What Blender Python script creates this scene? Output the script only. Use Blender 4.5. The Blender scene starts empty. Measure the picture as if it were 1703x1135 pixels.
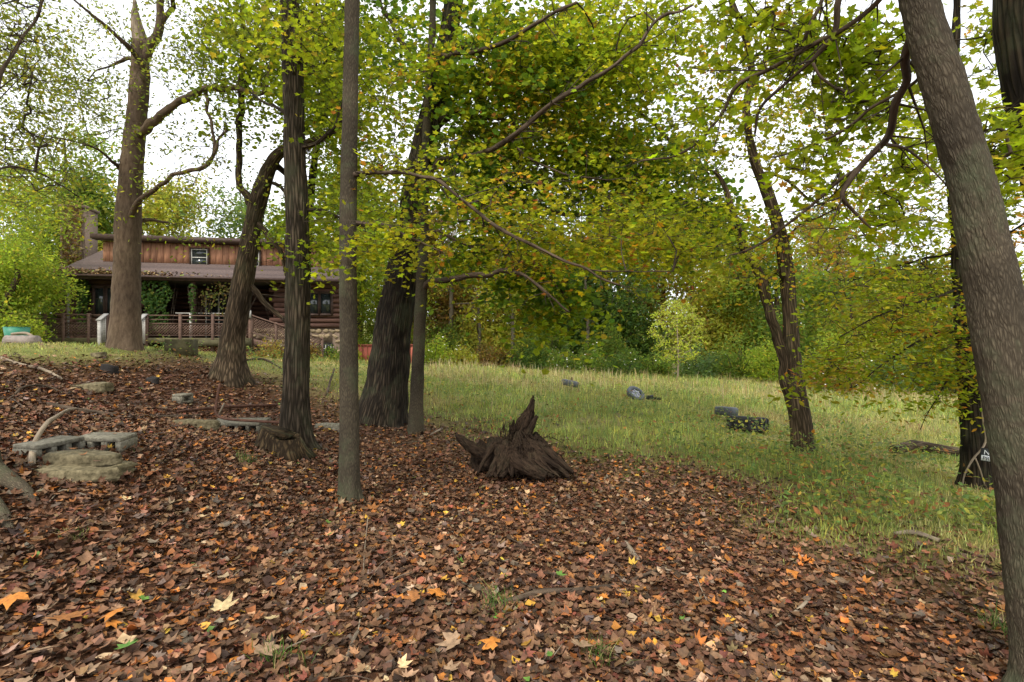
import bpy, math, random
import numpy as np
from mathutils import Vector, Matrix

random.seed(7)
RNG = np.random.default_rng(11)
S = bpy.context.scene
COL = S.collection

# ------------------------------------------------------------------ camera, light
CAMZ = 1.6
F = 851.5          # focal length in photograph pixels (18 mm on a 36 mm wide sensor)
cd = bpy.data.cameras.new('camera'); cam = bpy.data.objects.new('camera', cd); COL.objects.link(cam)
cam.location = (0, 0, CAMZ); cam.rotation_euler = (math.radians(90), 0, 0)
cd.lens = 18.0; cd.sensor_width = 36.0; cd.clip_start = 0.05; cd.clip_end = 2000
S.camera = cam

W = bpy.data.worlds.new('World'); S.world = W; W.use_nodes = True
wn = W.node_tree.nodes; wl = W.node_tree.links
bg = wn['Background']; bg.inputs['Strength'].default_value = 0.1
sky = wn.new('ShaderNodeTexSky'); sky.sky_type = 'NISHITA'; sky.sun_disc = False
SUN_EL, SUN_AZ = math.radians(48), math.radians(205)
sky.sun_elevation = SUN_EL; sky.sun_rotation = SUN_AZ
wmx = wn.new('ShaderNodeMixRGB'); wmx.inputs[0].default_value = 0.88
wtc = wn.new('ShaderNodeTexCoord'); wno = wn.new('ShaderNodeTexNoise'); wno.inputs['Scale'].default_value = 2.2; wno.inputs['Detail'].default_value = 5
wcr = wn.new('ShaderNodeValToRGB')
wcr.color_ramp.elements[0].position = 0.3; wcr.color_ramp.elements[0].color = (0.80, 0.83, 0.88, 1)
wcr.color_ramp.elements[1].position = 0.7; wcr.color_ramp.elements[1].color = (1.0, 1.0, 1.0, 1)
wsc = wn.new('ShaderNodeVectorMath'); wsc.operation = 'SCALE'; wsc.inputs['Scale'].default_value = 9.5
wl.new(wtc.outputs['Generated'], wno.inputs['Vector']); wl.new(wno.outputs['Fac'], wcr.inputs[0])
wl.new(wcr.outputs[0], wsc.inputs[0]); wl.new(sky.outputs[0], wmx.inputs[1]); wl.new(wsc.outputs[0], wmx.inputs[2])
wl.new(wmx.outputs[0], bg.inputs['Color'])

sd = bpy.data.lights.new('sun', 'SUN'); sd.energy = 1.5; sd.angle = math.radians(14); sd.color = (1.0, 0.95, 0.86)
sun = bpy.data.objects.new('sun', sd); COL.objects.link(sun)
sdir = Vector((math.sin(SUN_AZ) * math.cos(SUN_EL), math.cos(SUN_AZ) * math.cos(SUN_EL), math.sin(SUN_EL)))
sun.rotation_euler = sdir.to_track_quat('Z', 'Y').to_euler()
sun.location = (0, 0, 40)

S.view_settings.view_transform = 'Standard'; S.view_settings.look = 'None'
S.view_settings.gamma = 1.0; S.view_settings.use_curve_mapping = False
S.view_settings.exposure = 1.15
S.render.engine = 'CYCLES'
S.cycles.use_denoising = True
S.cycles.max_bounces = 8; S.cycles.diffuse_bounces = 4; S.cycles.glossy_bounces = 2
S.cycles.transmission_bounces = 5; S.cycles.transparent_max_bounces = 6
S.cycles.caustics_reflective = False; S.cycles.caustics_refractive = False

# ------------------------------------------------------------------ noise
def _hash(ix, iy, iz):
    h = (ix.astype(np.int64) * 374761393 + iy.astype(np.int64) * 668265263 + iz.astype(np.int64) * 2147483647) & 0xffffffff
    h = ((h ^ (h >> 13)) * 1274126177) & 0xffffffff
    h = (h ^ (h >> 16)) & 0xffffff
    return h / float(0xffffff)

def vnoise(p):
    p = np.asarray(p, float); i = np.floor(p); f = p - i; i = i.astype(np.int64)
    f = f * f * (3 - 2 * f)
    x, y, z = i[..., 0], i[..., 1], i[..., 2]; fx, fy, fz = f[..., 0], f[..., 1], f[..., 2]
    def L(a, b, t): return a + (b - a) * t
    c = lambda a, b, d: _hash(x + a, y + b, z + d)
    return L(L(L(c(0,0,0), c(1,0,0), fx), L(c(0,1,0), c(1,1,0), fx), fy),
             L(L(c(0,0,1), c(1,0,1), fx), L(c(0,1,1), c(1,1,1), fx), fy), fz) * 2 - 1

def fbm(p, oct=4):
    p = np.asarray(p, float); s = 0; a = 1; t = 0
    for o in range(oct):
        s = s + a * vnoise(p * (2 ** o) + 17.3 * o); t += a; a *= 0.5
    return s / t

def n2(x, y, s, oct=3, seed=0.0):
    x = np.asarray(x, float); y = np.asarray(y, float)
    return fbm(np.stack([x * s, y * s, np.zeros_like(x) + seed], -1), oct)

# ------------------------------------------------------------------ projection helpers
def P(px, py, Y):
    return np.array([(px - 851.5) / F * Y, Y, CAMZ - (py - 567.5) / F * Y])

def px_radius(px, w, Y):       # radius in metres of an upright cylinder that shows w pixels wide
    t = (px - 851.5) / F
    return w * Y / (2 * F * math.sqrt(1 + t * t))

# ------------------------------------------------------------------ terrain (thin plate spline through surveyed points)
CTRL = [P(*a) for a in [
    (205, 578, 10), (20, 577, 11), (320, 588, 11.5), (120, 577, 10.5), (385, 632, 10), (303, 670, 8), (85, 752, 4.4), (175, 740, 4.8), (150, 805, 3.9),
    (10, 850, 3.4), (0, 1135, 2.05), (490, 748, 6.5), (582, 838, 5), (635, 706, 9.3), (695, 722, 8.6), (850, 1135, 2.4),
    (845, 792, 6.1), (1337, 750, 7.8), (1240, 716, 9.5), (1206, 697, 11), (1057, 666, 14.5), (948, 649, 17.5),
    (800, 614, 30), (1000, 624, 27), (1125, 632, 24), (1300, 642, 22), (1540, 775, 8), (1620, 815, 6), (1720, 1190, 2.4),
    (1650, 930, 3.8), (560, 603, 22), (345, 606, 20.5), (640, 612, 24), (740, 610, 26), (60, 583, 21), (1500, 655, 20), (200, 590, 20)]]
CTRL += [np.array(a, float) for a in [
    (-60, 60, 2.0), (0, 70, 1.0), (40, 70, -1.5), (70, 40, -2.5), (-60, 5, 3.0), (60, 0, -2), (0, -40, 1), (-40, -40, 3), (40, -40, -1),
    (0, 160, 6), (-120, 160, 8), (120, 160, 2), (0, 0, 0.05), (-2.2, 0, .32), (2.2, 0, -.03), (300, 300, 6), (-300, 300, 12), (-300, -300, 8), (300, -300, 0)]]
CTRL = np.array(CTRL)
def _U(r2): return np.where(r2 > 1e-12, r2 * np.log(np.maximum(r2, 1e-12)) * 0.5, 0)
def _fit():
    X = CTRL[:, :2]; n = len(X)
    K = _U(((X[:, None] - X[None]) ** 2).sum(-1)) + np.eye(n) * 0.03
    Pm = np.hstack([np.ones((n, 1)), X]); A = np.zeros((n + 3, n + 3))
    A[:n, :n] = K; A[:n, n:] = Pm; A[n:, :n] = Pm.T
    return np.linalg.solve(A, np.concatenate([CTRL[:, 2], np.zeros(3)]))
TPS = _fit()
def H(x, y):
    x = np.asarray(x, float); y = np.asarray(y, float); sh = x.shape
    xf, yf = x.ravel(), y.ravel(); out = np.empty(len(xf))
    for a in range(0, len(xf), 50000):
        q = np.stack([xf[a:a+50000], yf[a:a+50000]], -1)
        r2 = (q[:, 0, None] - CTRL[None, :, 0]) ** 2 + (q[:, 1, None] - CTRL[None, :, 1]) ** 2
        out[a:a+50000] = _U(r2) @ TPS[:-3] + TPS[-3] + q @ TPS[-2:]
    out += 0.03 * n2(xf, yf, 1.1, 2, 3.3) + 0.012 * n2(xf, yf, 5.0, 2, 8.3)
    return out.reshape(sh)
def h1(x, y): return float(H(np.array([x]), np.array([y]))[0])
def G(px, py, Y=None):         # ground point seen at a pixel: march along the ray
    best = None; prev = None
    for y in np.linspace(1.5, 40, 900) if Y is None else [Y]:
        p = P(px, py, y)
        if Y is not None: return np.array([p[0], y, h1(p[0], y)])
        d = p[2]
    ys = np.linspace(1.5, 45, 1500); xs = (px - 851.5) / F * ys; zs = CAMZ - (py - 567.5) / F * ys
    k = np.argmax(zs - H(xs, ys) < 0)
    return np.array([xs[k], ys[k], h1(xs[k], ys[k])])

BND = np.array([(-1500, 590), (-400, 594), (0, 604), (200, 600), (300, 594), (345, 600), (400, 620), (470, 642), (560, 668), (600, 674), (700, 694), (760, 706),
       (900, 738), (1000, 762), (1150, 798), (1300, 850), (1500, 905), (1650, 945), (2000, 1050), (4000, 1500)], float)
def grass_mask(x, y, z=None):
    x = np.asarray(x, float); y = np.asarray(y, float)
    if z is None: z = H(x, y)
    yy = np.maximum(y, 0.6)
    px = 851.5 + F * x / yy; py = 567.5 - F * (z - CAMZ) / yy
    b = np.interp(px, BND[:, 0], BND[:, 1])
    w = (b - py) / (8 + 0.16 * (b - 560))
    w = w + 1.3 * n2(x, y, 0.9, 3, 1.7)
    m = 1 / (1 + np.exp(-2.2 * w))
    return np.where(y < 1.2, 0, m)

# ------------------------------------------------------------------ mesh helpers
def mk(name, V, Fs, mat, parent=None, origin=None, attrs=None, smooth=False, matidx=None):
    """V (n,3); Fs list of (m,k) int arrays"""
    V = np.asarray(V, float)
    if origin is not None: V = V - np.asarray(origin, float)
    if not isinstance(Fs, list): Fs = [Fs]
    Fs = [np.asarray(f, np.int32) for f in Fs if len(f)]
    me = bpy.data.meshes.new(name)
    me.vertices.add(len(V)); me.vertices.foreach_set('co', V.astype(np.float32).ravel())
    nl = sum(f.size for f in Fs); npoly = sum(len(f) for f in Fs)
    me.loops.add(nl); me.polygons.add(npoly)
    me.loops.foreach_set('vertex_index', np.concatenate([f.ravel() for f in Fs]))
    st = []; o = 0
    for f in Fs:
        st.append(np.arange(len(f)) * f.shape[1] + o); o += f.size
    me.polygons.foreach_set('loop_start', np.concatenate(st).astype(np.int32))
    if smooth: me.polygons.foreach_set('use_smooth', np.ones(npoly, bool))
    for a, (t, d) in (attrs or {}).items():
        at = me.attributes.new(a, t, 'POINT')
        at.data.foreach_set('color' if t == 'FLOAT_COLOR' else ('vector' if t == 'FLOAT_VECTOR' else 'value'), np.asarray(d, np.float32).ravel())
    for m in (mat if isinstance(mat, list) else [mat]): me.materials.append(m)
    if matidx is not None: me.polygons.foreach_set('material_index', np.asarray(matidx, np.int32))
    me.update(calc_edges=True); me.validate(clean_customdata=False)
    ob = bpy.data.objects.new(name, me); COL.objects.link(ob)
    if parent is not None: ob.parent = parent
    elif origin is not None: ob.location = origin
    return ob

def empty(name, loc, label, cat, group=None, rz=0):
    o = bpy.data.objects.new(name, None); COL.objects.link(o); o.location = loc; o.rotation_euler.z = rz
    o.empty_display_size = 0.2
    tag(o, label, cat, group); return o
def tag(o, label=None, cat=None, group=None, kind=None):
    if label: o['label'] = label
    if cat: o['category'] = cat
    if group: o['group'] = group
    if kind: o['kind'] = kind
    return o

class MB:
    """collects verts/faces (mixed) for small hand-made parts"""
    def __init__(s): s.V = []; s.F = {}; s.n = 0; s.A = []
    def add(s, V, Fs, bark=None):
        V = np.asarray(V, float)
        for f in (Fs if isinstance(Fs, list) else [Fs]):
            f = np.asarray(f)
            if len(f): s.F.setdefault(f.shape[1], []).append(f + s.n)
        s.V.append(V); s.n += len(V)
        s.A.append(np.zeros_like(V) if bark is None else bark)
        return s
    def box(s, x0, y0, z0, x1, y1, z1, M=None, jit=0.0):
        c = np.array([[x0,y0,z0],[x1,y0,z0],[x1,y1,z0],[x0,y1,z0],[x0,y0,z1],[x1,y0,z1],[x1,y1,z1],[x0,y1,z1]], float)
        if jit: c = c + RNG.normal(0, jit, c.shape)
        if M is not None: c = c @ M[:3, :3].T + M[:3, 3]
        return s.add(c, np.array([[0,3,2,1],[4,5,6,7],[0,1,5,4],[1,2,6,5],[2,3,7,6],[3,0,4,7]]))
    def bar(s, a, b, w, h, up=(0, 0, 1)):
        a = np.asarray(a, float); b = np.asarray(b, float); d = b - a; L = np.linalg.norm(d); d = d / L
        up = np.asarray(up, float); sd_ = np.cross(d, up)
        if np.linalg.norm(sd_) < 1e-4: sd_ = np.cross(d, (0, 1, 0))
        sd_ /= np.linalg.norm(sd_); u = np.cross(sd_, d)
        c = np.array([p + sd_ * w / 2 * i + u * h / 2 * j for p in (a, b) for (i, j) in ((-1,-1),(1,-1),(1,1),(-1,1))])
        return s.add(c, np.array([[0,1,2,3],[7,6,5,4],[0,4,5,1],[1,5,6,2],[2,6,7,3],[3,7,4,0]]))
    def tube(s, pts, rad, segs=8, **k):
        V, Q, B = tube(pts, rad, segs, **k); return s.add(V, Q, B)
    def build(s, name, mat, parent=None, origin=None, smooth=False, attrs=True):
        V = np.concatenate(s.V); at = {'bark': ('FLOAT_VECTOR', np.concatenate(s.A))} if attrs else None
        return mk(name, V, [np.concatenate(v) for v in s.F.values()], mat, parent, origin, at, smooth)

def resample(pts, rad, step):
    pts = np.asarray(pts, float); rad = np.asarray(rad, float)
    n = len(pts); outp = []; outr = []
    ext = np.vstack([2 * pts[0] - pts[1], pts, 2 * pts[-1] - pts[-2]])
    for i in range(n - 1):
        p0, p1, p2, p3 = ext[i:i+4]; L = np.linalg.norm(p2 - p1); m = max(1, int(math.ceil(L / step)))
        t = (np.arange(m) / m)[:, None]
        outp.append(0.5 * ((2*p1) + (-p0+p2)*t + (2*p0-5*p1+4*p2-p3)*t**2 + (-p0+3*p1-3*p2+p3)*t**3))
        outr.append(rad[i] + (rad[i+1] - rad[i]) * t[:, 0])
    outp.append(pts[-1:]); outr.append(rad[-1:])
    return np.vstack(outp), np.concatenate(outr)

def tube(pts, rad, segs=12, step=None, disp=None, cap=True, flare=None, seed=0.0):
    pts = np.asarray(pts, float); rad = np.broadcast_to(np.asarray(rad, float), (len(pts),)).copy()
    if step: pts, rad = resample(pts, rad, step)
    n = len(pts); T = np.gradient(pts, axis=0); T /= np.linalg.norm(T, axis=1)[:, None] + 1e-9
    ref = np.array([0, 1, 0.0]) if abs(T[0][1]) < 0.8 else np.array([1, 0, 0.0])
    A = np.zeros((n, 3)); a = ref - T[0] * (ref @ T[0]); a /= np.linalg.norm(a)
    for i in range(n):
        a = a - T[i] * (a @ T[i]); a /= np.linalg.norm(a); A[i] = a
    B = np.cross(T, A)
    s = np.concatenate([[0], np.cumsum(np.linalg.norm(np.diff(pts, axis=0), axis=1))])
    th = np.arange(segs) * 2 * math.pi / segs
    R = np.repeat(rad[:, None], segs, 1)
    c, sn = np.cos(th), np.sin(th)
    barkc = np.stack([c[None] * R, sn[None] * R, np.repeat(s[:, None], segs, 1) + seed], -1)
    if flare is not None: R = R * flare(s[:, None], th[None, :])
    if disp is not None: R = R + disp(barkc, R)
    V = pts[:, None] + A[:, None] * (c[None, :, None] * R[..., None]) + B[:, None] * (sn[None, :, None] * R[..., None])
    V = V.reshape(-1, 3); barkc = barkc.reshape(-1, 3)
    i = np.arange(n - 1)[:, None] * segs; j = np.arange(segs)[None]; j2 = (j + 1) % segs
    Q = np.stack([i + j, i + j2, i + segs + j2, i + segs + j], -1).reshape(-1, 4)
    if cap:
        V = np.vstack([V, pts[0], pts[-1]]); barkc = np.vstack([barkc, [0, 0, s[0]], [0, 0, s[-1]]])
        k = n * segs; jj = np.arange(segs); j3 = (jj + 1) % segs
        return V, [Q, np.concatenate([np.stack([j3, jj, np.full(segs, k)], -1), np.stack([(n-1)*segs + jj, (n-1)*segs + j3, np.full(segs, k + 1)], -1)])], barkc
    return V, [Q], barkc

def prisms(P0, P1, R0, R1, k=5):
    """many small branch segments at once"""
    P0, P1 = np.asarray(P0), np.asarray(P1); n = len(P0)
    D = P1 - P0; L = np.linalg.norm(D, axis=1)[:, None] + 1e-9; D = D / L
    ref = np.where(np.abs(D[:, 2:3]) < 0.9, np.array([[0, 0, 1.0]]), np.array([[1.0, 0, 0]]))
    A = np.cross(D, ref); A /= np.linalg.norm(A, axis=1)[:, None] + 1e-9; B = np.cross(D, A)
    th = np.arange(k) * 2 * math.pi / k
    ring = A[:, None] * np.cos(th)[None, :, None] + B[:, None] * np.sin(th)[None, :, None]
    V = np.concatenate([P0[:, None] + ring * np.asarray(R0)[:, None, None], (P1 + D * 0.3 * np.asarray(R1)[:, None])[:, None] + ring * np.asarray(R1)[:, None, None]], 1).reshape(-1, 3)
    b = (np.arange(n) * 2 * k)[:, None]; j = np.arange(k)[None]; j2 = (j + 1) % k
    Q = np.stack([b + j, b + j2, b + k + j2, b + k + j], -1).reshape(-1, 4)
    bark = V * np.array([1, 1, 1.0])
    return V, Q, bark

# leaf templates -----------------------------------------------------
def polar(pts): return np.array([(r * math.cos(math.radians(a)), r * math.sin(math.radians(a)), r * r) for a, r in pts])
def fan(outline):
    n = len(outline); V = np.vstack([outline, [0, 0, 0]])
    return V, np.array([[i, (i + 1) % n, n] for i in range(n)])
def sym(half): return half + [(180 - a, r) for a, r in reversed(half) if -89 < a < 89]
MAPLE_HI = fan(polar(sym([(-90, .12), (-70, .5), (-42, .5), (-25, .68), (-8, .50), (8, .66), (22, .76), (33, .97), (45, .70), (56, .50), (68, .62), (76, .70), (90, 1.12)])))
MAPLE = fan(polar(sym([(-90, .2), (-58, .58), (-28, .68), (-6, .5), (32, .98), (57, .56), (90, 1.06)])))
CRUMPLE = fan(polar([(-90, .7), (-35, .9), (15, .62), (60, 1.), (105, .72), (160, .95), (215, .62)]))
STAR = fan(polar([(-90, .3), (-30, .62), (5, .5), (40, .95), (90, 1.05), (140, .95), (175, .5), (210, .62)]))
_ml = polar([(-90, .5), (-30, .7), (0, .5), (38, 1.0), (62, .6), (90, 1.08), (118, .6), (142, 1.0), (180, .5), (210, .7)])
MAPLE_LO = (_ml, np.array([[0, 1, 2], [2, 3, 4], [4, 5, 6], [6, 7, 8], [8, 9, 0], [0, 2, 4], [0, 4, 6], [0, 6, 8]]))
MAPLE_5 = (_ml[[0, 1, 3, 5, 7, 9]], np.array([[0, 1, 2], [0, 2, 3], [0, 3, 4], [0, 4, 5]]))
BEECH_4 = (np.array([[0, -.9, .6], [.44, -.1, .12], [.3, .5, .2], [0, 1., .6], [-.3, .5, .2], [-.44, -.1, .12]]), np.array([[0, 1, 5], [1, 2, 4], [1, 4, 5], [2, 3, 4]]))
OVAL = (np.array([[0, -.9, .5], [.45, 0, .1], [0, .95, .5], [-.45, 0, .1]]), np.array([[0, 1, 2], [0, 2, 3]]))
BEECH = fan(np.array([[0, -.9, .6], [.42, -.3, .12], [.44, .25, .12], [0, 1., .6], [-.44, .25, .12], [-.42, -.3, .12]]))
OAK = fan(polar(sym([(-90, .85), (-60, .35), (-32, .55), (-10, .3), (12, .68), (35, .38), (58, .8), (72, .7), (90, 1.1)])))

def rotm(yaw, tx, ty):
    cy, sy = np.cos(yaw), np.sin(yaw); cx, sx = np.cos(tx), np.sin(tx); c2, s2 = np.cos(ty), np.sin(ty)
    z = np.zeros_like(cy); o = np.ones_like(cy)
    Rz = np.stack([cy, -sy, z, sy, cy, z, z, z, o], -1).reshape(-1, 3, 3)
    Rx = np.stack([o, z, z, z, cx, -sx, z, sx, cx], -1).reshape(-1, 3, 3)
    Ry = np.stack([c2, z, s2, z, o, z, -s2, z, c2], -1).reshape(-1, 3, 3)
    return Rx @ Ry @ Rz

def leaves(tmpl, Pn, size, tilt, colors, curl=(-.2, .35), fold=(-.2, .5), yaw=None, bias=None):
    T, Fc = tmpl; n = len(Pn); k = len(T)
    if yaw is None: yaw = RNG.uniform(0, 6.283, n)
    tx, ty = RNG.normal(0, tilt, n), RNG.normal(0, tilt, n)
    if bias is not None: tx = tx + bias
    R = rotm(yaw, tx, ty)
    L = np.repeat(T[None], n, 0).copy()
    ck = RNG.uniform(curl[0], curl[1], n)[:, None]; fk = RNG.uniform(fold[0], fold[1], n)[:, None]
    L[..., 2] = L[..., 2] * ck + np.abs(L[..., 0]) * fk
    L[..., 0] *= RNG.uniform(.8, 1.1, n)[:, None]
    L = L * (np.asarray(size) / 2)[:, None, None] if np.ndim(size) else L * size / 2
    V = np.einsum('nij,nkj->nki', R, L) + Pn[:, None]
    Fa = (Fc[None] + (np.arange(n) * k)[:, None, None]).reshape(-1, Fc.shape[1])
    C = np.repeat(np.concatenate([colors, np.ones((n, 1))], 1)[:, None], k, 1)
    return V.reshape(-1, 3), Fa, C.reshape(-1, 4)

def pick(palette, n, jit=0.18):
    w = np.array([p[0] for p in palette], float); w /= w.sum()
    c = np.array([p[1] for p in palette])[RNG.choice(len(palette), n, p=w)]
    return np.clip(c * np.exp(RNG.normal(0, jit, (n, 1))) * np.exp(RNG.normal(0, 0.06, (n, 3))), 0, .9)

# ------------------------------------------------------------------ materials
def newmat(name):
    m = bpy.data.materials.new(name); m.use_nodes = True; nt = m.node_tree
    b = nt.nodes['Principled BSDF']; b.inputs['Specular IOR Level'].default_value = 0.25
    return m, nt, b
def node(nt, t, **k):
    n = nt.nodes.new(t)
    for a, v in k.items():
        if a in n.inputs: n.inputs[a].default_value = v
        else: setattr(n, a, v)
    return n
def ramp(nt, stops, src=None):
    r = nt.nodes.new('ShaderNodeValToRGB'); e = r.color_ramp.elements
    while len(e) < len(stops): e.new(0.5)
    for i, (p, c) in enumerate(stops):
        e[i].position = p; e[i].color = (*c, 1) if len(c) == 3 else c
    if src is not None: nt.links.new(src, r.inputs[0])
    return r

def leaf_mat(name, trans=0.5, tmul=(1.5, 1.6, .8), rough=.55, spec=.25):
    m, nt, b = newmat(name); out = nt.nodes['Material Output']
    at = node(nt, 'ShaderNodeAttribute', attribute_name='Col')
    nz = node(nt, 'ShaderNodeTexNoise', Scale=38.0, Detail=3.0)
    geo = node(nt, 'ShaderNodeNewGeometry'); nt.links.new(geo.outputs['Position'], nz.inputs['Vector'])
    r = ramp(nt, [(.3, (.62, .6, .55)), (.7, (1.2, 1.15, 1.05))], nz.outputs['Fac'])
    mx = node(nt, 'ShaderNodeMixRGB', blend_type='MULTIPLY'); mx.inputs[0].default_value = 1
    nt.links.new(at.outputs['Color'], mx.inputs[1]); nt.links.new(r.outputs[0], mx.inputs[2])
    nt.links.new(mx.outputs[0], b.inputs['Base Color']); b.inputs['Roughness'].default_value = rough
    b.inputs['Specular IOR Level'].default_value = spec
    if trans > 0:
        tr = nt.nodes.new('ShaderNodeBsdfTranslucent'); m2 = node(nt, 'ShaderNodeMixRGB', blend_type='MULTIPLY'); m2.inputs[0].default_value = 1
        m2.inputs[2].default_value = (*tmul, 1); gm = node(nt, 'ShaderNodeGamma'); gm.inputs['Gamma'].default_value = .72
        nt.links.new(mx.outputs[0], gm.inputs['Color']); nt.links.new(gm.outputs[0], m2.inputs[1]); nt.links.new(m2.outputs[0], tr.inputs[0])
        ms = nt.nodes.new('ShaderNodeMixShader'); ms.inputs[0].default_value = trans
        nt.links.new(b.outputs[0], ms.inputs[1]); nt.links.new(tr.outputs[0], ms.inputs[2]); nt.links.new(ms.outputs[0], out.inputs[0])
    return m

def bark_mat(name, c0, c1, moss=0.0, scale=26., stretch=.16, bump=.6, furrow=True, dist=.02):
    m, nt, b = newmat(name)
    at = node(nt, 'ShaderNodeAttribute', attribute_name='bark')
    mp = node(nt, 'ShaderNodeMapping'); mp.inputs['Scale'].default_value = (1, 1, stretch)
    nt.links.new(at.outputs['Vector'], mp.inputs['Vector'])
    wz = node(nt, 'ShaderNodeTexNoise', Scale=9.0, Detail=3.0); nt.links.new(mp.outputs[0], wz.inputs['Vector'])
    ad = node(nt, 'ShaderNodeVectorMath', operation='MULTIPLY_ADD'); ad.inputs[1].default_value = (.05, .05, .05)
    nt.links.new(wz.outputs['Color'], ad.inputs[0]); nt.links.new(mp.outputs[0], ad.inputs[2])
    n1 = node(nt, 'ShaderNodeTexNoise', Scale=scale, Detail=8.0, Roughness=.65); nt.links.new(ad.outputs[0], n1.inputs['Vector'])
    h = n1.outputs['Fac']
    if furrow:
        v = node(nt, 'ShaderNodeTexVoronoi', feature='DISTANCE_TO_EDGE', Scale=scale * 1.2); nt.links.new(ad.outputs[0], v.inputs['Vector'])
        rr = ramp(nt, [(0., (.12, .12, .12)), (.36, (1, 1, 1))], v.outputs['Distance'])
        mm = node(nt, 'ShaderNodeMath', operation='MULTIPLY'); nt.links.new(rr.outputs[0], mm.inputs[0]); nt.links.new(n1.outputs['Fac'], mm.inputs[1])
        h = mm.outputs[0]
    cr = ramp(nt, [(.12 if furrow else .32, c0), (.62, c1)], h)
    big = node(nt, 'ShaderNodeTexNoise', Scale=1.6, Detail=4.0); nt.links.new(at.outputs['Vector'], big.inputs['Vector'])
    br = ramp(nt, [(.35, (.66, .66, .66)), (.68, (1.25, 1.22, 1.15))], big.outputs['Fac'])
    mu = node(nt, 'ShaderNodeMixRGB', blend_type='MULTIPLY'); mu.inputs[0].default_value = 1
    nt.links.new(cr.outputs[0], mu.inputs[1]); nt.links.new(br.outputs[0], mu.inputs[2])
    col = mu.outputs[0]
    if moss:
        mn = node(nt, 'ShaderNodeTexNoise', Scale=3.2, Detail=6.0, Roughness=.7); nt.links.new(at.outputs['Vector'], mn.inputs['Vector'])
        mr = ramp(nt, [(.5, (0, 0, 0)), (.66, (moss, moss, moss))], mn.outputs['Fac'])
        mo = node(nt, 'ShaderNodeMixRGB'); mo.inputs[2].default_value = (.075, .095, .05, 1)
        nt.links.new(mr.outputs[0], mo.inputs[0]); nt.links.new(col, mo.inputs[1]); col = mo.outputs[0]
    nt.links.new(col, b.inputs['Base Color']); b.inputs['Roughness'].default_value = .9
    b.inputs['Specular IOR Level'].default_value = .12
    bp = node(nt, 'ShaderNodeBump', Strength=bump, Distance=dist); nt.links.new(h, bp.inputs['Height']); nt.links.new(bp.outputs[0], b.inputs['Normal'])
    return m

def simple_mat(name, c, rough=.8, var=.3, scale=6., metal=0., bump=.2, stretch=(1, 1, 1), c2=None, spec=.25, coord='Object', dist=.01):
    m, nt, b = newmat(name)
    tc = node(nt, 'ShaderNodeTexCoord'); mp = node(nt, 'ShaderNodeMapping'); mp.inputs['Scale'].default_value = stretch
    nt.links.new(tc.outputs[coord], mp.inputs['Vector'])
    nz = node(nt, 'ShaderNodeTexNoise', Scale=scale, Detail=7.0, Roughness=.65); nt.links.new(mp.outputs[0], nz.inputs['Vector'])
    a = tuple(x * (1 - var) for x in c); d = c2 or tuple(min(1, x * (1 + var)) for x in c)
    r = ramp(nt, [(.34, a), (.66, d)], nz.outputs['Fac']); nt.links.new(r.outputs[0], b.inputs['Base Color'])
    oi = node(nt, 'ShaderNodeObjectInfo'); orr = ramp(nt, [(0, (.78, .78, .78)), (1, (1.18, 1.16, 1.12))], oi.outputs['Random'])
    mu = node(nt, 'ShaderNodeMixRGB', blend_type='MULTIPLY'); mu.inputs[0].default_value = 1
    nt.links.new(r.outputs[0], mu.inputs[1]); nt.links.new(orr.outputs[0], mu.inputs[2]); nt.links.new(mu.outputs[0], b.inputs['Base Color'])
    b.inputs['Roughness'].default_value = rough; b.inputs['Metallic'].default_value = metal; b.inputs['Specular IOR Level'].default_value = spec
    if bump:
        bp = node(nt, 'ShaderNodeBump', Strength=bump, Distance=dist); nt.links.new(nz.outputs['Fac'], bp.inputs['Height']); nt.links.new(bp.outputs[0], b.inputs['Normal'])
    return m

M_LEAF = leaf_mat('leaf_living', .62, (1.40, 1.38, .5), spec=.12)
M_LITTER = leaf_mat('leaf_dead', .0, rough=.7, spec=.3)
M_GRASS = leaf_mat('grass_blade', .4, (1.0, 1.0, .7), .6)
M_BK_GREY = bark_mat('bark_grey_smooth', (.058, .047, .033), (.138, .113, .078), moss=.5, scale=85, stretch=.2, bump=.9, dist=.008)
M_BK_BEECH = bark_mat('bark_brown_grey', (.075, .050, .034), (.165, .118, .082), moss=.1, scale=22, stretch=.3, bump=.4, furrow=False, dist=.01)
M_BK_FUR = bark_mat('bark_furrowed', (.024, .018, .012), (.14, .108, .076), moss=.25, scale=26, stretch=.09, bump=.9, dist=.03)
M_BK_DARK = bark_mat('bark_dark_oak', (.018, .014, .011), (.095, .072, .05), moss=.3, scale=24, stretch=.08, bump=1., dist=.03)
M_BK_MID = bark_mat('bark_mid', (.034, .024, .015), (.18, .128, .082), moss=.2, scale=28, stretch=.09, bump=.8, dist=.02)
M_TWIG = bark_mat('bark_twig', (.03, .023, .017), (.085, .065, .048), scale=30, stretch=.5, bump=.2, furrow=False)
M_DEAD = bark_mat('rotten_wood', (.003, .002, .0015), (.056, .036, .024), moss=.10, scale=70, stretch=.14, bump=1., dist=.02, furrow=False)
M_PALEWOOD = bark_mat('weathered_branch', (.13, .10, .075), (.36, .29, .215), scale=30, stretch=.12, bump=.6, furrow=False)
M_DKWOOD = bark_mat('dark_wood_and_silhouette', (.035, .025, .018), (.13, .095, .068), scale=30, stretch=.2, bump=.6, furrow=False)  # dark brown sticks; on crown limbs the dark tone paints a backlit silhouette

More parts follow.
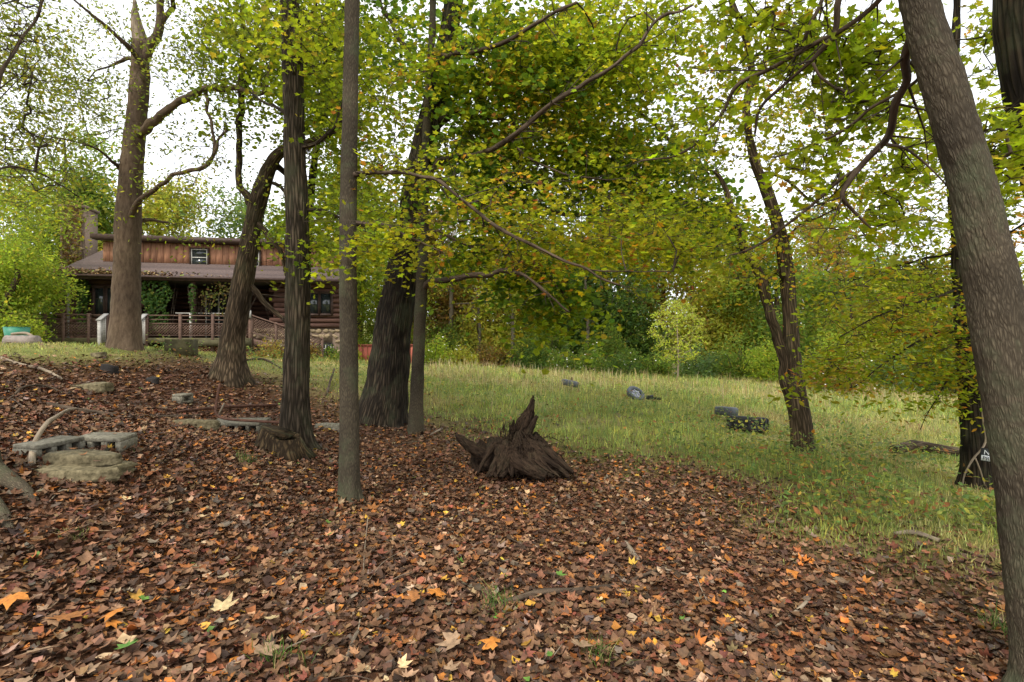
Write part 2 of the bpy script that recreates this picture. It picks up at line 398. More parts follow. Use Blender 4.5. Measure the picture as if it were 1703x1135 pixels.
def ground_mat():
    m, nt, b = newmat('ground_soil'); L = nt.links.new
    geo = node(nt, 'ShaderNodeNewGeometry'); g = node(nt, 'ShaderNodeAttribute', attribute_name='grassy')
    n1 = node(nt, 'ShaderNodeTexNoise', Scale=14., Detail=8., Roughness=.7); L(geo.outputs['Position'], n1.inputs['Vector'])
    v = node(nt, 'ShaderNodeTexVoronoi', Scale=24.); L(geo.outputs['Position'], v.inputs['Vector'])
    r1 = ramp(nt, [(.3, (.035, .019, .013)), (.5, (.085, .045, .027)), (.7, (.16, .085, .048))], n1.outputs['Fac'])
    hs = ramp(nt, [(0., (.5, .45, .4)), (.5, (1., .9, .8)), (1., (1.6, 1.3, 1.1))], v.outputs['Color'])
    m1 = node(nt, 'ShaderNodeMixRGB', blend_type='MULTIPLY'); m1.inputs[0].default_value = 1; L(r1.outputs[0], m1.inputs[1]); L(hs.outputs[0], m1.inputs[2])
    n2_ = node(nt, 'ShaderNodeTexNoise', Scale=.55, Detail=6., Roughness=.65); L(geo.outputs['Position'], n2_.inputs['Vector'])
    r2 = ramp(nt, [(.36, (.13, .16, .04)), (.5, (.22, .22, .07)), (.64, (.34, .28, .13))], n2_.outputs['Fac'])
    r3 = ramp(nt, [(.3, (.55, .55, .5)), (.7, (1.3, 1.3, 1.2))], n1.outputs['Fac'])
    m2 = node(nt, 'ShaderNodeMixRGB', blend_type='MULTIPLY'); m2.inputs[0].default_value = 1; L(r2.outputs[0], m2.inputs[1]); L(r3.outputs[0], m2.inputs[2])
    mx = node(nt, 'ShaderNodeMixRGB'); L(g.outputs['Fac'], mx.inputs[0]); L(m1.outputs[0], mx.inputs[1]); L(m2.outputs[0], mx.inputs[2])
    L(mx.outputs[0], b.inputs['Base Color']); b.inputs['Roughness'].default_value = .95; b.inputs['Specular IOR Level'].default_value = .1
    bp = node(nt, 'ShaderNodeBump', Strength=.9, Distance=.03); L(n1.outputs['Fac'], bp.inputs['Height']); L(bp.outputs[0], b.inputs['Normal'])
    return m

# ------------------------------------------------------------------ ground sheet
def axis(n, lim, k): t = np.linspace(-1, 1, n); return np.sinh(k * t) / math.sinh(k) * lim
gx = axis(250, 420, 7.0); gy = axis(250, 420, 7.0) + 5.0
X, Yg = np.meshgrid(gx, gy); Z = H(X, Yg); nX = len(gx)
idx = np.arange(nX * nX).reshape(nX, nX)
Q = np.stack([idx[:-1, :-1], idx[:-1, 1:], idx[1:, 1:], idx[1:, :-1]], -1).reshape(-1, 4)
GMASK = grass_mask(X.ravel(), Yg.ravel(), Z.ravel())
ground = mk('ground', np.stack([X, Yg, Z], -1).reshape(-1, 3), Q, ground_mat(), attrs={'grassy': ('FLOAT', GMASK)}, smooth=True)
tag(ground, kind='structure')

# ------------------------------------------------------------------ leaf litter
LIT = [(13, (.052, .029, .019)), (28, (.108, .055, .032)), (26, (.165, .084, .045)), (12, (.24, .132, .074)), (9, (.22, .085, .028)), (4, (.42, .155, .032)),
       (1.4, (.50, .29, .045)), (4, (.34, .23, .15)), (5, (.175, .06, .036)), (4, (.15, .115, .09)), (.25, (.12, .22, .04))]
def in_house(x, y):
    dx, dy = x + 18.2, y - 20.5; c, s = math.cos(math.radians(10.65)), math.sin(math.radians(10.65))
    lx, ly = dx * c + dy * s, -dx * s + dy * c
    return (lx > -2.0) & (lx < 11.2) & (ly > -2.0) & (ly < 9)
def sample_ground(n, y0, y1, side=1.12, pw=1.0):
    u = RNG.uniform(0, 1, n)
    y = (y0 ** (1 + pw) + u * (y1 ** (1 + pw) - y0 ** (1 + pw))) ** (1 / (1 + pw))
    x = RNG.uniform(-side, side, n) * (y + .4)
    return x, y
def litter(name, n, y0, y1, tm, s0, s1, tilt, lift, pal, dens=None, pw=1.0, curl=(-.45, .7), fold=(-.3, .55)):
    x, y = sample_ground(n, y0, y1, pw=pw); z = H(x, y); g = grass_mask(x, y, z)
    keep = RNG.uniform(0, 1, n) > (g * 1.02 if dens is None else dens(g))
    keep &= ~in_house(x, y)
    x, y, z = x[keep], y[keep], z[keep]
    pts = np.stack([x, y, z + RNG.uniform(.004, lift, len(x))], -1)
    c = pick(pal, len(x), .32)
    patch = n2(x, y, .8, 2, 5.5)[:, None]; c = np.clip(c * (1 + .3 * patch), 0, .8)
    size = RNG.uniform(s0, s1, len(x)) * np.where(RNG.uniform(0, 1, len(x)) > .85, 1.3, 1)
    return leaves(tm, pts, size, tilt, c, curl, fold)
parts = [litter('a', 3600, 1.3, 4.2, MAPLE_HI, .055, .095, .26, .03, LIT),
         litter('b', 26000, 1.3, 7, CRUMPLE, .026, .064, .32, .03, LIT), litter('b4', 6000, 1.6, 3.3, CRUMPLE, .03, .075, .3, .028, LIT), litter('b3', 9000, 4, 11, CRUMPLE, .03, .07, .35, .03, LIT), litter('bb', 4500, 1.3, 6.5, OAK, .045, .085, .3, .03, LIT),
         litter('b2', 13000, 3.6, 9.5, MAPLE_LO, .05, .092, .28, .03, LIT),
         litter('c', 17000, 3.0, 15, CRUMPLE, .045, .09, .28, .04, LIT, lambda g: .97 * g),
         litter('d', 9000, 7, 21, OVAL, .07, .13, .26, .05, LIT, lambda g: .90 * g)]
Vs, Fs_, Cs = [], [], []; off = 0
for V, f, C in parts:
    Vs.append(V); Fs_.append(f + off); Cs.append(C); off += len(V)
o = mk('leaf_litter', np.vstack(Vs), Fs_, M_LITTER, attrs={'Col': ('FLOAT_COLOR', np.vstack(Cs))})
tag(o, 'thick brown and orange fallen leaf litter covering the forest floor', 'leaf litter', kind='stuff')
parts = [litter('e', 40000, 1.2, 6, OVAL, .014, .045, .7, .016, LIT[:5] + LIT[7:10]), litter('f', 34000, 4, 13, OVAL, .025, .06, .6, .025, LIT[:6] + LIT[7:10])]
Vs, Fs_, Cs = [], [], []; off = 0
for V, f, C in parts:
    Vs.append(V); Fs_.append(f + off); Cs.append(C); off += len(V)
o = mk('leaf_crumbs', np.vstack(Vs), Fs_, M_LITTER, attrs={'Col': ('FLOAT_COLOR', np.vstack(Cs) * np.array([.8, .8, .8, 1]))})
tag(o, 'small crumbled dead leaf fragments between the fallen leaves', 'leaf crumbs', kind='stuff')

# the largest single leaves nearest the camera: parts of the ground
def leaf_mesh(tm, col, curl, fold, name='leaf', mat=None):
    T, Fc = tm; L = T.copy(); L[:, 2] = L[:, 2] * curl + np.abs(L[:, 0]) * fold; L *= .5
    o = mk(name, L, Fc, mat or M_LITTER, attrs={'Col': ('FLOAT_COLOR', np.tile([*col, 1.0], (len(L), 1)))})
    me = o.data; bpy.data.objects.remove(o); return me
LPAL = [(.13, .068, .04), (.22, .12, .065), (.30, .175, .10), (.30, .11, .035), (.50, .19, .035), (.30, .125, .04), (.30, .20, .13), (.2, .065, .04), (.46, .36, .2)]
LM = [leaf_mesh(tm, c, random.uniform(-.3, .5), random.uniform(-.2, .4)) for c in LPAL for tm in (MAPLE_HI, OAK, MAPLE_HI)]
GREENLEAF = leaf_mesh(OAK, (.09, .20, .035), .2, .15); GREENMAPLE = leaf_mesh(MAPLE_HI, (.12, .24, .045), .2, .2)
def put_leaf(me, x, y, s, parent=ground, lift=.028, tl=.3):
    o = bpy.data.objects.new('leaf', me); COL.objects.link(o); o.parent = parent
    o.location = (x, y, h1(x, y) + lift); o.scale = (s, s, s)
    o.rotation_euler = (random.gauss(0, tl), random.gauss(0, tl), random.uniform(0, 6.28)); return o
x, y = sample_ground(250, 1.9, 5.6, .98, .4)
for a, b_ in zip(x, y):
    put_leaf(random.choice(LM[:24] if random.random() < .5 else LM[:12] + LM[18:24]), a, b_, random.uniform(.06, .12), lift=.03, tl=.2)
for (px, py, me, s) in [(85, 912, LM[15], .27), (208, 1100, GREENLEAF, .15), (370, 1030, LM[24], .17), (105, 1048, LM[16], .19), (545, 905, GREENMAPLE, .12), (190, 1035, LM[12], .18),
                        (930, 970, GREENMAPLE, .10), (455, 1050, LM[24], .1), (755, 1090, LM[18], .17), (965, 1090, LM[18], .15), (725, 1000, LM[12], .16), (690, 1010, LM[15], .13), (20, 1015, LM[12], .18),
                        (915, 1110, GREENLEAF, .07), (240, 1017, GREENMAPLE, .07), (620, 855, LM[15], .15), (846, 880, LM[16], .14), (60, 1110, LM[19], .16), (440, 1105, LM[18], .16), (85, 1052, LM[7], .13), (385, 985, LM[9], .16), (820, 1085, LM[12], .15)]:
    p = G(px, py); put_leaf(me, p[0], p[1], s, lift=.055, tl=.18)

# ------------------------------------------------------------------ grass
def blades(x, y, hgt, wid, col, lean=.45, nper=6, spread=.06):
    n = len(x) * nper
    X_ = np.repeat(x, nper) + RNG.normal(0, spread, n); Y_ = np.repeat(y, nper) + RNG.normal(0, spread, n); Z_ = H(X_, Y_) - .015
    h = np.repeat(hgt, nper) * RNG.uniform(.45, 1.15, n); w = np.repeat(wid, nper) * RNG.uniform(.7, 1.3, n)
    a = RNG.uniform(0, 6.283, n); ln = np.abs(RNG.normal(0, lean, n)) * h
    dx, dy = np.cos(a) * ln, np.sin(a) * ln; b = RNG.uniform(0, 6.283, n); wx, wy = np.cos(b) * w / 2, np.sin(b) * w / 2
    V = np.empty((n, 5, 3))
    V[:, 0] = np.stack([X_ - wx, Y_ - wy, Z_], -1); V[:, 1] = np.stack([X_ + wx, Y_ + wy, Z_], -1)
    V[:, 2] = np.stack([X_ - wx * .8 + dx * .35, Y_ - wy * .8 + dy * .35, Z_ + h * .58], -1)
    V[:, 3] = np.stack([X_ + wx * .8 + dx * .35, Y_ + wy * .8 + dy * .35, Z_ + h * .58], -1)
    V[:, 4] = np.stack([X_ + dx, Y_ + dy, Z_ + h * .95], -1)
    Fc = np.array([[0, 1, 3], [0, 3, 2], [2, 3, 4]])
    Fa = (Fc[None] + (np.arange(n) * 5)[:, None, None]).reshape(-1, 3)
    c = np.repeat(col * np.exp(RNG.normal(0, .16, (len(col), 1))), nper, 0) * np.exp(RNG.normal(0, .2, (n, 1)))
    C = np.repeat(np.concatenate([c, np.ones((n, 1))], 1)[:, None], 5, 1).reshape(-1, 4)
    return V.reshape(-1, 3), Fa, C
def grass_color(x, y):
    n = len(x); d = 1.3 * n2(x, y, .34, 3, 2.1) + .7 * n2(x, y, 1.7, 2, 6.1); far = np.clip((y - 9) / 15, 0, 1)
    straw = np.clip(.03 + 1.3 * d + .28 * far + RNG.normal(0, .22, n), 0, 1)[:, None]
    gr = pick([(4, (.22, .31, .085)), (4, (.34, .39, .10)), (2, (.16, .26, .09)), (2.5, (.40, .40, .10))], n, .25)
    st = pick([(5, (.50, .42, .22)), (2.5, (.36, .25, .13)), (3, (.42, .40, .15)), (.8, (.32, .15, .08))], n)
    return gr * (1 - straw) + st * straw
n = 46000
u = RNG.uniform(0, 1, n); y = np.exp(math.log(3.2) + u * (math.log(36) - math.log(3.2))); x = RNG.uniform(-1.15, 1.2, n) * (y + .5)
z = H(x, y); g = grass_mask(x, y, z)
keep = (RNG.uniform(0, 1, n) < g ** 1.3) & ~in_house(x, y)
x, y, g = x[keep], y[keep], g[keep]
left = np.clip((-x - 2.5) / 2.5, 0, 1) * (y < 19)
DEP = np.ones(len(x))
for (a_, b_, Y_) in ((1243, 718, 9.2), (1208, 700, 10.3), (1057, 667, 14.3), (948, 651, 17.2), (1540, 765, 8), (1085, 672, 14.0)):
    q_ = P(a_, b_, Y_); DEP = np.minimum(DEP, .25 + np.clip(np.hypot(x - q_[0], (y - q_[1] + .3) * .7) / .75, 0, 1) ** 2)
DEP = np.minimum(DEP, 1)
hgt = DEP * (.13 + .13 * np.clip((y - 6) / 8, 0, 1) + .10 * n2(x, y, .5, 2, 4.4)) * (1 - .58 * left) * (.45 + .55 * g)
V, f, C = blades(x, y, np.maximum(hgt, .06), .0052 + .0007 * y, grass_color(x, y), nper=4)
o = mk('meadow_grass', V, f, M_GRASS, attrs={'Col': ('FLOAT_COLOR', C)}); tag(o, 'long green and straw coloured meadow grass beyond the leaf litter', 'grass', kind='stuff')
# seed heads / tall stalks in the far meadow
n = 1500; y = RNG.uniform(14, 33, n); x = RNG.uniform(-.25, 1.0, n) * y; k = (grass_mask(x, y) > .7) & (n2(x, y, .25, 2, 9.) > -.25); x, y = x[k], y[k]
V, f, C = blades(x, y, .42 + RNG.uniform(0, .25, len(x)), .006 + .0005 * y, pick([(3, (.52, .42, .26)), (2, (.42, .29, .18)), (1, (.52, .48, .28))], len(x)), lean=.22, nper=3, spread=.1)
o = mk('seed_stalks', V, f, M_GRASS, attrs={'Col': ('FLOAT_COLOR', C)}); tag(o, 'dry tan seed stalks standing above the far meadow grass', 'grass stalks', kind='stuff')
# broad leaved ground plants in the meadow
n = 7500; u = RNG.uniform(0, 1, n); y = np.exp(math.log(4.2) + u * (math.log(30) - math.log(5))); x = RNG.uniform(-.7, 1.1, n) * y
k = (grass_mask(x, y) > .55) & ~in_house(x, y) & (n2(x, y, .7, 2, 12.) > -.1); x, y = np.repeat(x[k], 5), np.repeat(y[k], 5)
x = x + RNG.normal(0, .09, len(x)); y = y + RNG.normal(0, .09, len(y)); z = H(x, y) + RNG.uniform(.05, .34, len(x))
V, f, C = leaves(BEECH, np.stack([x, y, z], -1), RNG.uniform(.04, .09, len(x)), .5, pick([(4, (.12, .20, .05)), (3, (.22, .27, .05)), (1, (.42, .36, .06)), (1, (.30, .13, .05))], len(x)))
o = mk('meadow_weeds', V, f, M_GRASS, attrs={'Col': ('FLOAT_COLOR', C)}); tag(o, 'low broad leaved green weeds growing through the meadow grass', 'weeds', kind='stuff')
# single grass tufts in the leaf litter
for (px, py, s, lab) in [(825, 1015, 1.0, 'green grass tuft beside the long fallen branch in the foreground'), (412, 770, .9, 'spiky grass tuft left of the broken stump'), (1000, 1100, .7, 'short grass tuft at the bottom edge right of centre'),
                         (460, 1110, .8, 'thin grass tuft beside a pale curled leaf at the bottom'), (1660, 1050, .9, 'grass tuft at the foot of the grey foreground trunk'), (120, 900, .5, 'small grass tuft near the large orange leaf')]:
    p = G(px, py); nb = 22
    V, f, C = blades(p[0] + RNG.normal(0, .05, nb), p[1] + RNG.normal(0, .04, nb), np.full(nb, .17 * s), np.full(nb, .005), pick([(3, (.10, .19, .04)), (1, (.3, .26, .12))], nb), lean=.8, nper=3, spread=.02)
    o = mk('grass_tuft', V, f, M_GRASS, origin=p, attrs={'Col': ('FLOAT_COLOR', C)}); tag(o, lab, 'grass tuft')

# ------------------------------------------------------------------ trees
GRN, YG, YEL, ORG, DKG = (.10, .17, .018), (.21, .265, .016), (.34, .27, .03), (.42, .17, .03), (.045, .09, .02)
def disp_furrow(amp, fx=26, fz=2.6, fine=.3):
    def d(b, R):
        q = b * np.array([fx, fx, fz]); w = fbm(q * .35, 2)[..., None] * 1.2
        r = 1 - np.abs(vnoise(q + w)); r2 = 1 - np.abs(vnoise(q * 2.1 + 9 + w))
        return amp * (r - .6) + amp * fine * (r2 - .6) + amp * .9 * fbm(b * 3.1, 2)
    return d
def disp_fine(amp):
    def d(b, R): return amp * fbm(b * np.array([7, 7, 4.]), 3) - .55 * amp * np.abs(vnoise(b * np.array([48, 48, 9.]) + fbm(b * 11, 2)[..., None])) + .35 * amp * vnoise(b * np.array([95, 95, 22.]))
    return d
def disp_smooth(amp):
    def d(b, R): return amp * fbm(b * np.array([7, 7, 4.]), 3) + amp * .5 * vnoise(b * np.array([30, 30, 6.]))
    return d
def root_flare(k=5, ph=0., h=.35, amt=.5, lob=.45, sub=.15):
    def f(s, th): return 1 + amt * np.exp(-np.maximum(s - sub, 0) / h) * (1 + lob * np.cos(k * th + ph) + .3 * np.cos((k - 2) * th + 2 * ph))
    return f

def trunk_mesh(tr, mat, parent, origin, segs=40, step=.05, disp=None, flare=None, name='trunk', seed=0.):
    pts = np.array([P(a, b, c) for a, b, c, w in tr]); rad = np.array([px_radius(a, w, c) for a, b, c, w in tr])
    V, Fc, B = tube(pts, rad, segs, step=step, disp=disp, flare=flare, seed=seed)
    return mk(name, V, Fc, mat, parent, origin, {'bark': ('FLOAT_VECTOR', B)}, True), pts, rad

def grow(nodes, targets, step, arch=.12, jit=.12):
    """connect every target to the nearest point of the skeleton, in order of distance"""
    pos = [np.array(p, float) for p in nodes]; par = [-1] * len(pos); n0 = len(pos)
    arr = np.zeros((len(pos) + len(targets) * 14 + 10, 3)); arr[:len(pos)] = nodes; cnt = len(pos)
    d0 = np.min(((targets[:, None] - np.asarray(nodes)[None]) ** 2).sum(-1), axis=1); tips = []
    for t in targets[np.argsort(d0)]:
        d = arr[:cnt] - t; dd = np.sqrt((d ** 2).sum(1)) + .5 * np.maximum(d[:, 2], 0)
        k = int(np.argmin(dd)); L = np.linalg.norm(t - arr[k]); m = min(12, max(2, int(L / step)))
        side = RNG.normal(0, jit * L, 3); prev = k
        for i in range(1, m + 1):
            f = i / m; p = arr[k] * (1 - f) + t * f + side * math.sin(f * math.pi) * .6 + np.array([0, 0, arch * L * math.sin(f * math.pi)])
            if i < m: p = p + RNG.normal(0, .05 * L / m + .004, 3)
            arr[cnt] = p; par.append(prev); prev = cnt; cnt += 1
        tips.append(prev)
    par = np.array(par); r = np.zeros(cnt); e = 2.35
    child = np.zeros(cnt)
    for i in range(cnt - 1, n0 - 1, -1):
        if child[i] == 0: child[i] = .0030 ** e
        r[i] = child[i] ** (1 / e)
        if par[i] >= 0: child[par[i]] += child[i]
    return arr[:cnt], par, r, n0, np.array(tips)

def blob_targets(blobs):
    T = []
    for b in blobs:
        cx, cy, Y0, rx, ry, rY, n = b[:7]
        v = RNG.normal(0, 1, (n, 3)); v /= np.linalg.norm(v, axis=1)[:, None]; v *= RNG.uniform(0, 1, (n, 1)) ** (1 / 2.4)
        ys = np.maximum(Y0 + rY * v[:, 2], 1.9)
        T.append(np.stack([(cx + rx * v[:, 0] - 851.5) / F * ys, ys, CAMZ - (cy + ry * v[:, 1] - 567.5) / F * ys], -1))
    return np.vstack(T)

def crown(parent, origin, nodes, targets, tmpl, lsize, nleaf, spread, palfun, step=.3, rmax=.05, name_tw='twigs', flat=.22, tilt=.5, twigmat=None, singles=0, twk=5, arch=.12, jit=.12, lmul=1.7):
    arr, par, r, n0, tips = grow(nodes, targets, step, arch, jit)
    i = np.arange(n0, len(arr)); r = np.minimum(r, rmax); pr = np.where(par[i] >= n0, r[par[i]], r[i] * 1.25)
    V, Q_, B = prisms(arr[par[i]], arr[i], np.minimum(pr, r[i] * 1.6), r[i], twk)
    # little side twigs and leaves
    tp = arr[tips]; nt_ = 4 if lsize < .15 else 1
    sub = np.repeat(tp, nt_, 0) + RNG.normal(0, 1, (len(tp) * nt_, 3)) * spread * np.array([.8, .8, .3])
    V2, Q2, B2 = prisms(np.repeat(tp, nt_, 0), sub, np.full(len(sub), .0022 + lsize * .008), np.full(len(sub), .0012 + lsize * .005), 3)
    o = mk(name_tw, np.vstack([V, V2]), [np.vstack([Q_, Q2 + len(V)])], twigmat or M_TWIG, parent, origin, {'bark': ('FLOAT_VECTOR', np.vstack([B, B2]))}, True); o['kind'] = 'stuff'
    nleaf = int(nleaf * lmul); cen = np.repeat(tp, nleaf, 0); n = len(cen)
    off_ = np.clip(RNG.normal(0, 1, (n, 3)), -2, 2) * spread * np.array([1, 1, flat]); L = cen + off_
    # droop the outside of each spray
    L[:, 2] -= .35 * np.hypot(off_[:, 0], off_[:, 1]) ** 2 / max(spread, .01)
    col = palfun(L, n); sz = lsize * RNG.uniform(.55, 1.2, n)
    if singles:
        dist = np.linalg.norm(L - np.array([0, 0, CAMZ]), axis=1); pxs = 851.5 + F * L[:, 0] / L[:, 1]; pys = 567.5 - F * (L[:, 2] - CAMZ) / L[:, 1]
        inv = (pxs > -20) & (pxs < 1723) & (pys > -20) & (pys < 1150)
        score = np.where(inv, sz / dist, 0); top = np.argsort(-score)[:singles]; rest = np.ones(n, bool); rest[top] = False
        cm = {}
        for t in top:
            key = tuple(np.round(col[t] * 14) / 14 + .01)
            if key not in cm: cm[key] = [leaf_mesh(tmpl, key, random.uniform(-.1, .3), random.uniform(0, .4), mat=M_LEAF) for _ in range(2)]
            q = bpy.data.objects.new('leaf', random.choice(cm[key])); COL.objects.link(q); q.parent = parent
            q.location = L[t] - np.asarray(origin); s_ = float(sz[t]); q.scale = (s_, s_, s_)
            q.rotation_euler = (random.gauss(0, tilt), random.gauss(0, tilt), random.uniform(0, 6.28))
        L, col, sz = L[rest], col[rest], sz[rest]
    V, f, C = leaves(tmpl, L, sz, tilt, col, bias=RNG.choice([-.45, .25, .55], len(L)))
    o = mk('crown', V, f, M_LEAF, parent, origin, {'Col': ('FLOAT_COLOR', C)}); o['kind'] = 'stuff'
    return arr

def pal_simple(p):
    def f(L, n):
        c = pick(p, n); k = n2(L[:, 0] + L[:, 2], L[:, 1] - L[:, 2], .9, 2, 3.)[:, None]
        return np.clip(c * (1 + .35 * k), 0, .8)
    return f
def pal_patch(a, b, s=.8, th=.1, sh=8.):
    """two palettes mixed in patches through the crown"""
    def f(L, n):
        ca, cb = pick(a, n), pick(b, n)
        k = fbm(L * s + 31, 2) * 1.5 + RNG.normal(0, .15, n); w = (1 / (1 + np.exp(-sh * (k - th))))[:, None]
        return np.where(RNG.uniform(0, 1, (n, 1)) < w, cb, ca)
    return f

class Tree:
    def __init__(s, label, trunk, mat, segs=36, step=.06, disp=None, flare=None, cat='tree', name='maple_tree', sub=.18, seed=0.):
        a, b, c, w = trunk[0]; g = G(a, b, c)
        s.base = np.array([g[0], g[1], g[2]]); s.root = empty(name, s.base, label, cat)
        s.mat = mat
        t0 = (a, 567.5 - F * (g[2] - sub - CAMZ) / c, c, w)
        o, pts, rad = trunk_mesh([t0] + list(trunk[1:]), mat, s.root, s.base, segs, step, disp, flare, seed=seed)
        s.nodes, _ = resample(pts, rad, .25); s.nodes = [p for p in s.nodes if p[2] > 2.2]
    def limb(s, tr, segs=12, step=.06, mat=None, disp=None, name='branch', skel=True):
        pts = np.array([P(a, b, c) for a, b, c, w in tr]); rad = np.array([px_radius(a, w, c) for a, b, c, w in tr])
        if name == 'branch':
            pts, rad = resample(pts, rad, .22); k = RNG.normal(0, 1, pts.shape) * np.minimum(rad[:, None] * .22 + .006, .014); k[0] = 0; pts = pts + k
            n_ = int(len(pts) * 1.6)
            if rad[0] < .09 and n_ > 3:
                i_ = RNG.integers(1, len(pts), n_); d_ = pts[i_] - pts[i_ - 1]; d_ /= np.linalg.norm(d_, axis=1)[:, None]
                L_ = RNG.uniform(.12, .5, n_)[:, None]; m_ = pts[i_] + (d_ * .6 + RNG.normal(0, .55, (n_, 3))) * L_ * .5; e_ = m_ + (m_ - pts[i_]) * RNG.uniform(.5, 1.1, (n_, 1)) + RNG.normal(0, .12, (n_, 3)) * L_
                r_ = np.minimum(rad[i_] * .4, .009); f1 = m_ + (e_ - m_) * .3 + RNG.normal(0, .3, (n_, 3)) * L_
                V, Q_, B = prisms(np.vstack([pts[i_], m_, m_]), np.vstack([m_, e_, f1]), np.concatenate([r_, r_ * .6, r_ * .5]), np.concatenate([r_ * .6, r_ * .2, r_ * .2]), 4)
                mk('side_twigs', V, Q_, M_TWIG, s.root, s.base, {'bark': ('FLOAT_VECTOR', B)}, True)['kind'] = 'stuff'
        V, Fc, B = tube(pts, rad, segs, step=step, disp=disp or disp_smooth(.16 * rad[0]), seed=tr[0][0])
        mk(name, V, Fc, mat or s.mat, s.root, s.base, {'bark': ('FLOAT_VECTOR', B)}, True)
        if skel: s.nodes += list(resample(pts, rad, .15)[0])
    def crown(s, blobs, *a, **k): return crown(s.root, s.base, np.array(s.nodes), blob_targets(blobs), *a, **k)

# --- tall smooth brown-grey tree on the rise, left
t = Tree('tall smooth brown tree with a broken top on the grassy rise by the house', [(207, 580, 10, 58), (208, 555, 10, 54), (211, 450, 10, 48), (214, 350, 10, 45), (221, 260, 10, 40), (229, 180, 10, 36), (233, 120, 10, 34), (232, 70, 10, 27)],
         M_BK_BEECH, 40, .07, disp_smooth(.018), root_flare(6, 1., .25, .2), name='broadleaf_tree', seed=3.)
t.limb([(232, 78, 10, 26), (230, 50, 10, 24), (226, 25, 10, 16), (224, 0, 10, 5)], mat=M_PALEWOOD, disp=disp_furrow(.02, 18, 3))
t.limb([(236, 105, 10, 20), (252, 75, 10, 19), (264, 50, 10, 16), (268, 10, 10, 13), (272, -80, 10, 10), (260, -300, 10, 6)])
t.limb([(264, 45, 10, 12), (282, 20, 10, 9), (295, -40, 9.6, 8), (320, -200, 9, 5)])
t.limb([(240, 114, 9.9, 12), (222, 88, 9.7, 11), (195, 60, 9.4, 8), (155, 28, 9, 5), (90, -30, 8.6, 3)])
t.limb([(226, 100, 10, 9), (205, 100, 10, 7), (182, 112, 10, 5)])
t.limb([(228, 232, 10, 26), (244, 214, 9.9, 18), (268, 192, 9.7, 16), (300, 168, 9.5, 14), (340, 151, 9.3, 12), (390, 148, 9.2, 9), (440, 152, 9, 7), (445, 110, 9, 4)])
t.limb([(340, 152, 9.3, 7), (350, 200, 9.2, 5), (358, 250, 9.2, 5), (345, 272, 9.2, 6)])
t.limb([(214, 375, 10, 14), (222, 350, 9.8, 11), (255, 315, 9.5, 9), (300, 288, 9.3, 8), (345, 273, 9.2, 7), (362, 235, 9.1, 5), (378, 215, 9, 4)])
t.limb([(232, 70, 10, 8), (200, 250, 10.6, 3)], skel=False) if False else None
t.limb([(203, 288, 10, 8), (185, 268, 9.7, 6), (165, 250, 9.4, 4), (120, 235, 9, 3), (60, 225, 8.4, 2)])
t.limb([(222, 372, 10.1, 10), (250, 365, 10.4, 7), (280, 372, 10.8, 4)], skel=False)
PAL_SIL = pal_patch([(4, (.10, .13, .03)), (3, (.13, .17, .035)), (1, (.2, .19, .04))], [(2, YG), (1, YEL), (2, (.10, .14, .03))], .5, .3)
t.crown([(70, 120, 10, 190, 150, 2., 210), (350, 60, 9.6, 140, 130, 1.6, 110), (240, -250, 9.6, 330, 160, 2.5, 110), (330, 290, 9, 110, 110, 1, 34), (60, 300, 8.6, 130, 90, 1.6, 50)],
        BEECH_4, .085, 22, .30, PAL_SIL, rmax=.03, tilt=.62)

# --- crooked leaning tree in front of the porch
t = Tree('crooked leaning tree with flaky bark in front of the porch steps', [(382, 632, 10, 62), (384, 600, 10, 50), (388, 560, 10, 42), (399, 500, 10, 38), (409, 440, 10, 35), (419, 385, 10, 31), (428, 340, 10, 30), (440, 300, 10, 27), (452, 272, 9.9, 21), (470, 250, 9.8, 18), (500, 240, 9.6, 14), (540, 228, 9.4, 10), (575, 195, 9.2, 6)],
         M_BK_MID, 36, .06, disp_furrow(.022, 16, 2.2), root_flare(5, .4, .20, .45), name='crooked_tree', seed=9.)
t.limb([(424, 345, 10, 20), (412, 326, 10, 14), (400, 312, 10, 12), (398, 250, 10, 11), (402, 150, 10, 11), (404, 60, 10, 9), (403, -60, 10, 7)])
t.limb([(402, 160, 10, 9), (416, 110, 10, 8), (432, 60, 10, 7), (447, 0, 10, 5), (455, -80, 10, 4)])
t.limb([(445, 285, 10, 15), (460, 278, 10, 13), (478, 292, 10.2, 10), (500, 330, 10.4, 6)])
t.limb([(424, 362, 10, 12), (440, 385, 9.9, 10), (458, 404, 9.8, 9), (468, 425, 9.8, 8), (476, 460, 9.8, 6)])
t.limb([(412, 472, 10, 12), (428, 490, 10, 10), (452, 514, 10, 9), (470, 528, 10, 7), (482, 548, 10, 5)], skel=False)
t.limb([(455, 305, 10, 7), (490, 335, 9.8, 4)], skel=False)
t.crown([(440, 80, 10, 130, 150, 2, 150), (430, -200, 10, 220, 120, 2.4, 60), (540, 150, 10, 70, 120, 1.5, 70), (530, 360, 9.6, 75, 70, 1.4, 50)],
        MAPLE_5, .105, 22, .28, pal_patch([(3, (.11, .17, .025)), (2, YG)], [(3, YG), (.4, YEL)], .6, .2), rmax=.03)

# --- slender tree behind the furrowed trunk
t = Tree('slender dark tree half hidden behind the furrowed trunk', [(508, 640, 12, 15), (509, 560, 12, 14), (512, 400, 12, 13), (517, 320, 12, 13), (524, 260, 12, 12), (536, 180, 12, 11), (548, 90, 12, 9), (560, 0, 12, 8), (575, -150, 12, 6)],
         M_BK_DARK, 14, .1, disp_smooth(.01), name='slender_tree')
t.crown([(530, 60, 12, 70, 150, 2, 80), (600, 250, 12, 120, 130, 2, 80)], MAPLE_5, .11, 20, .3, pal_simple([(3, (.11, .17, .025)), (2, YG), (.6, YEL)]), rmax=.03)

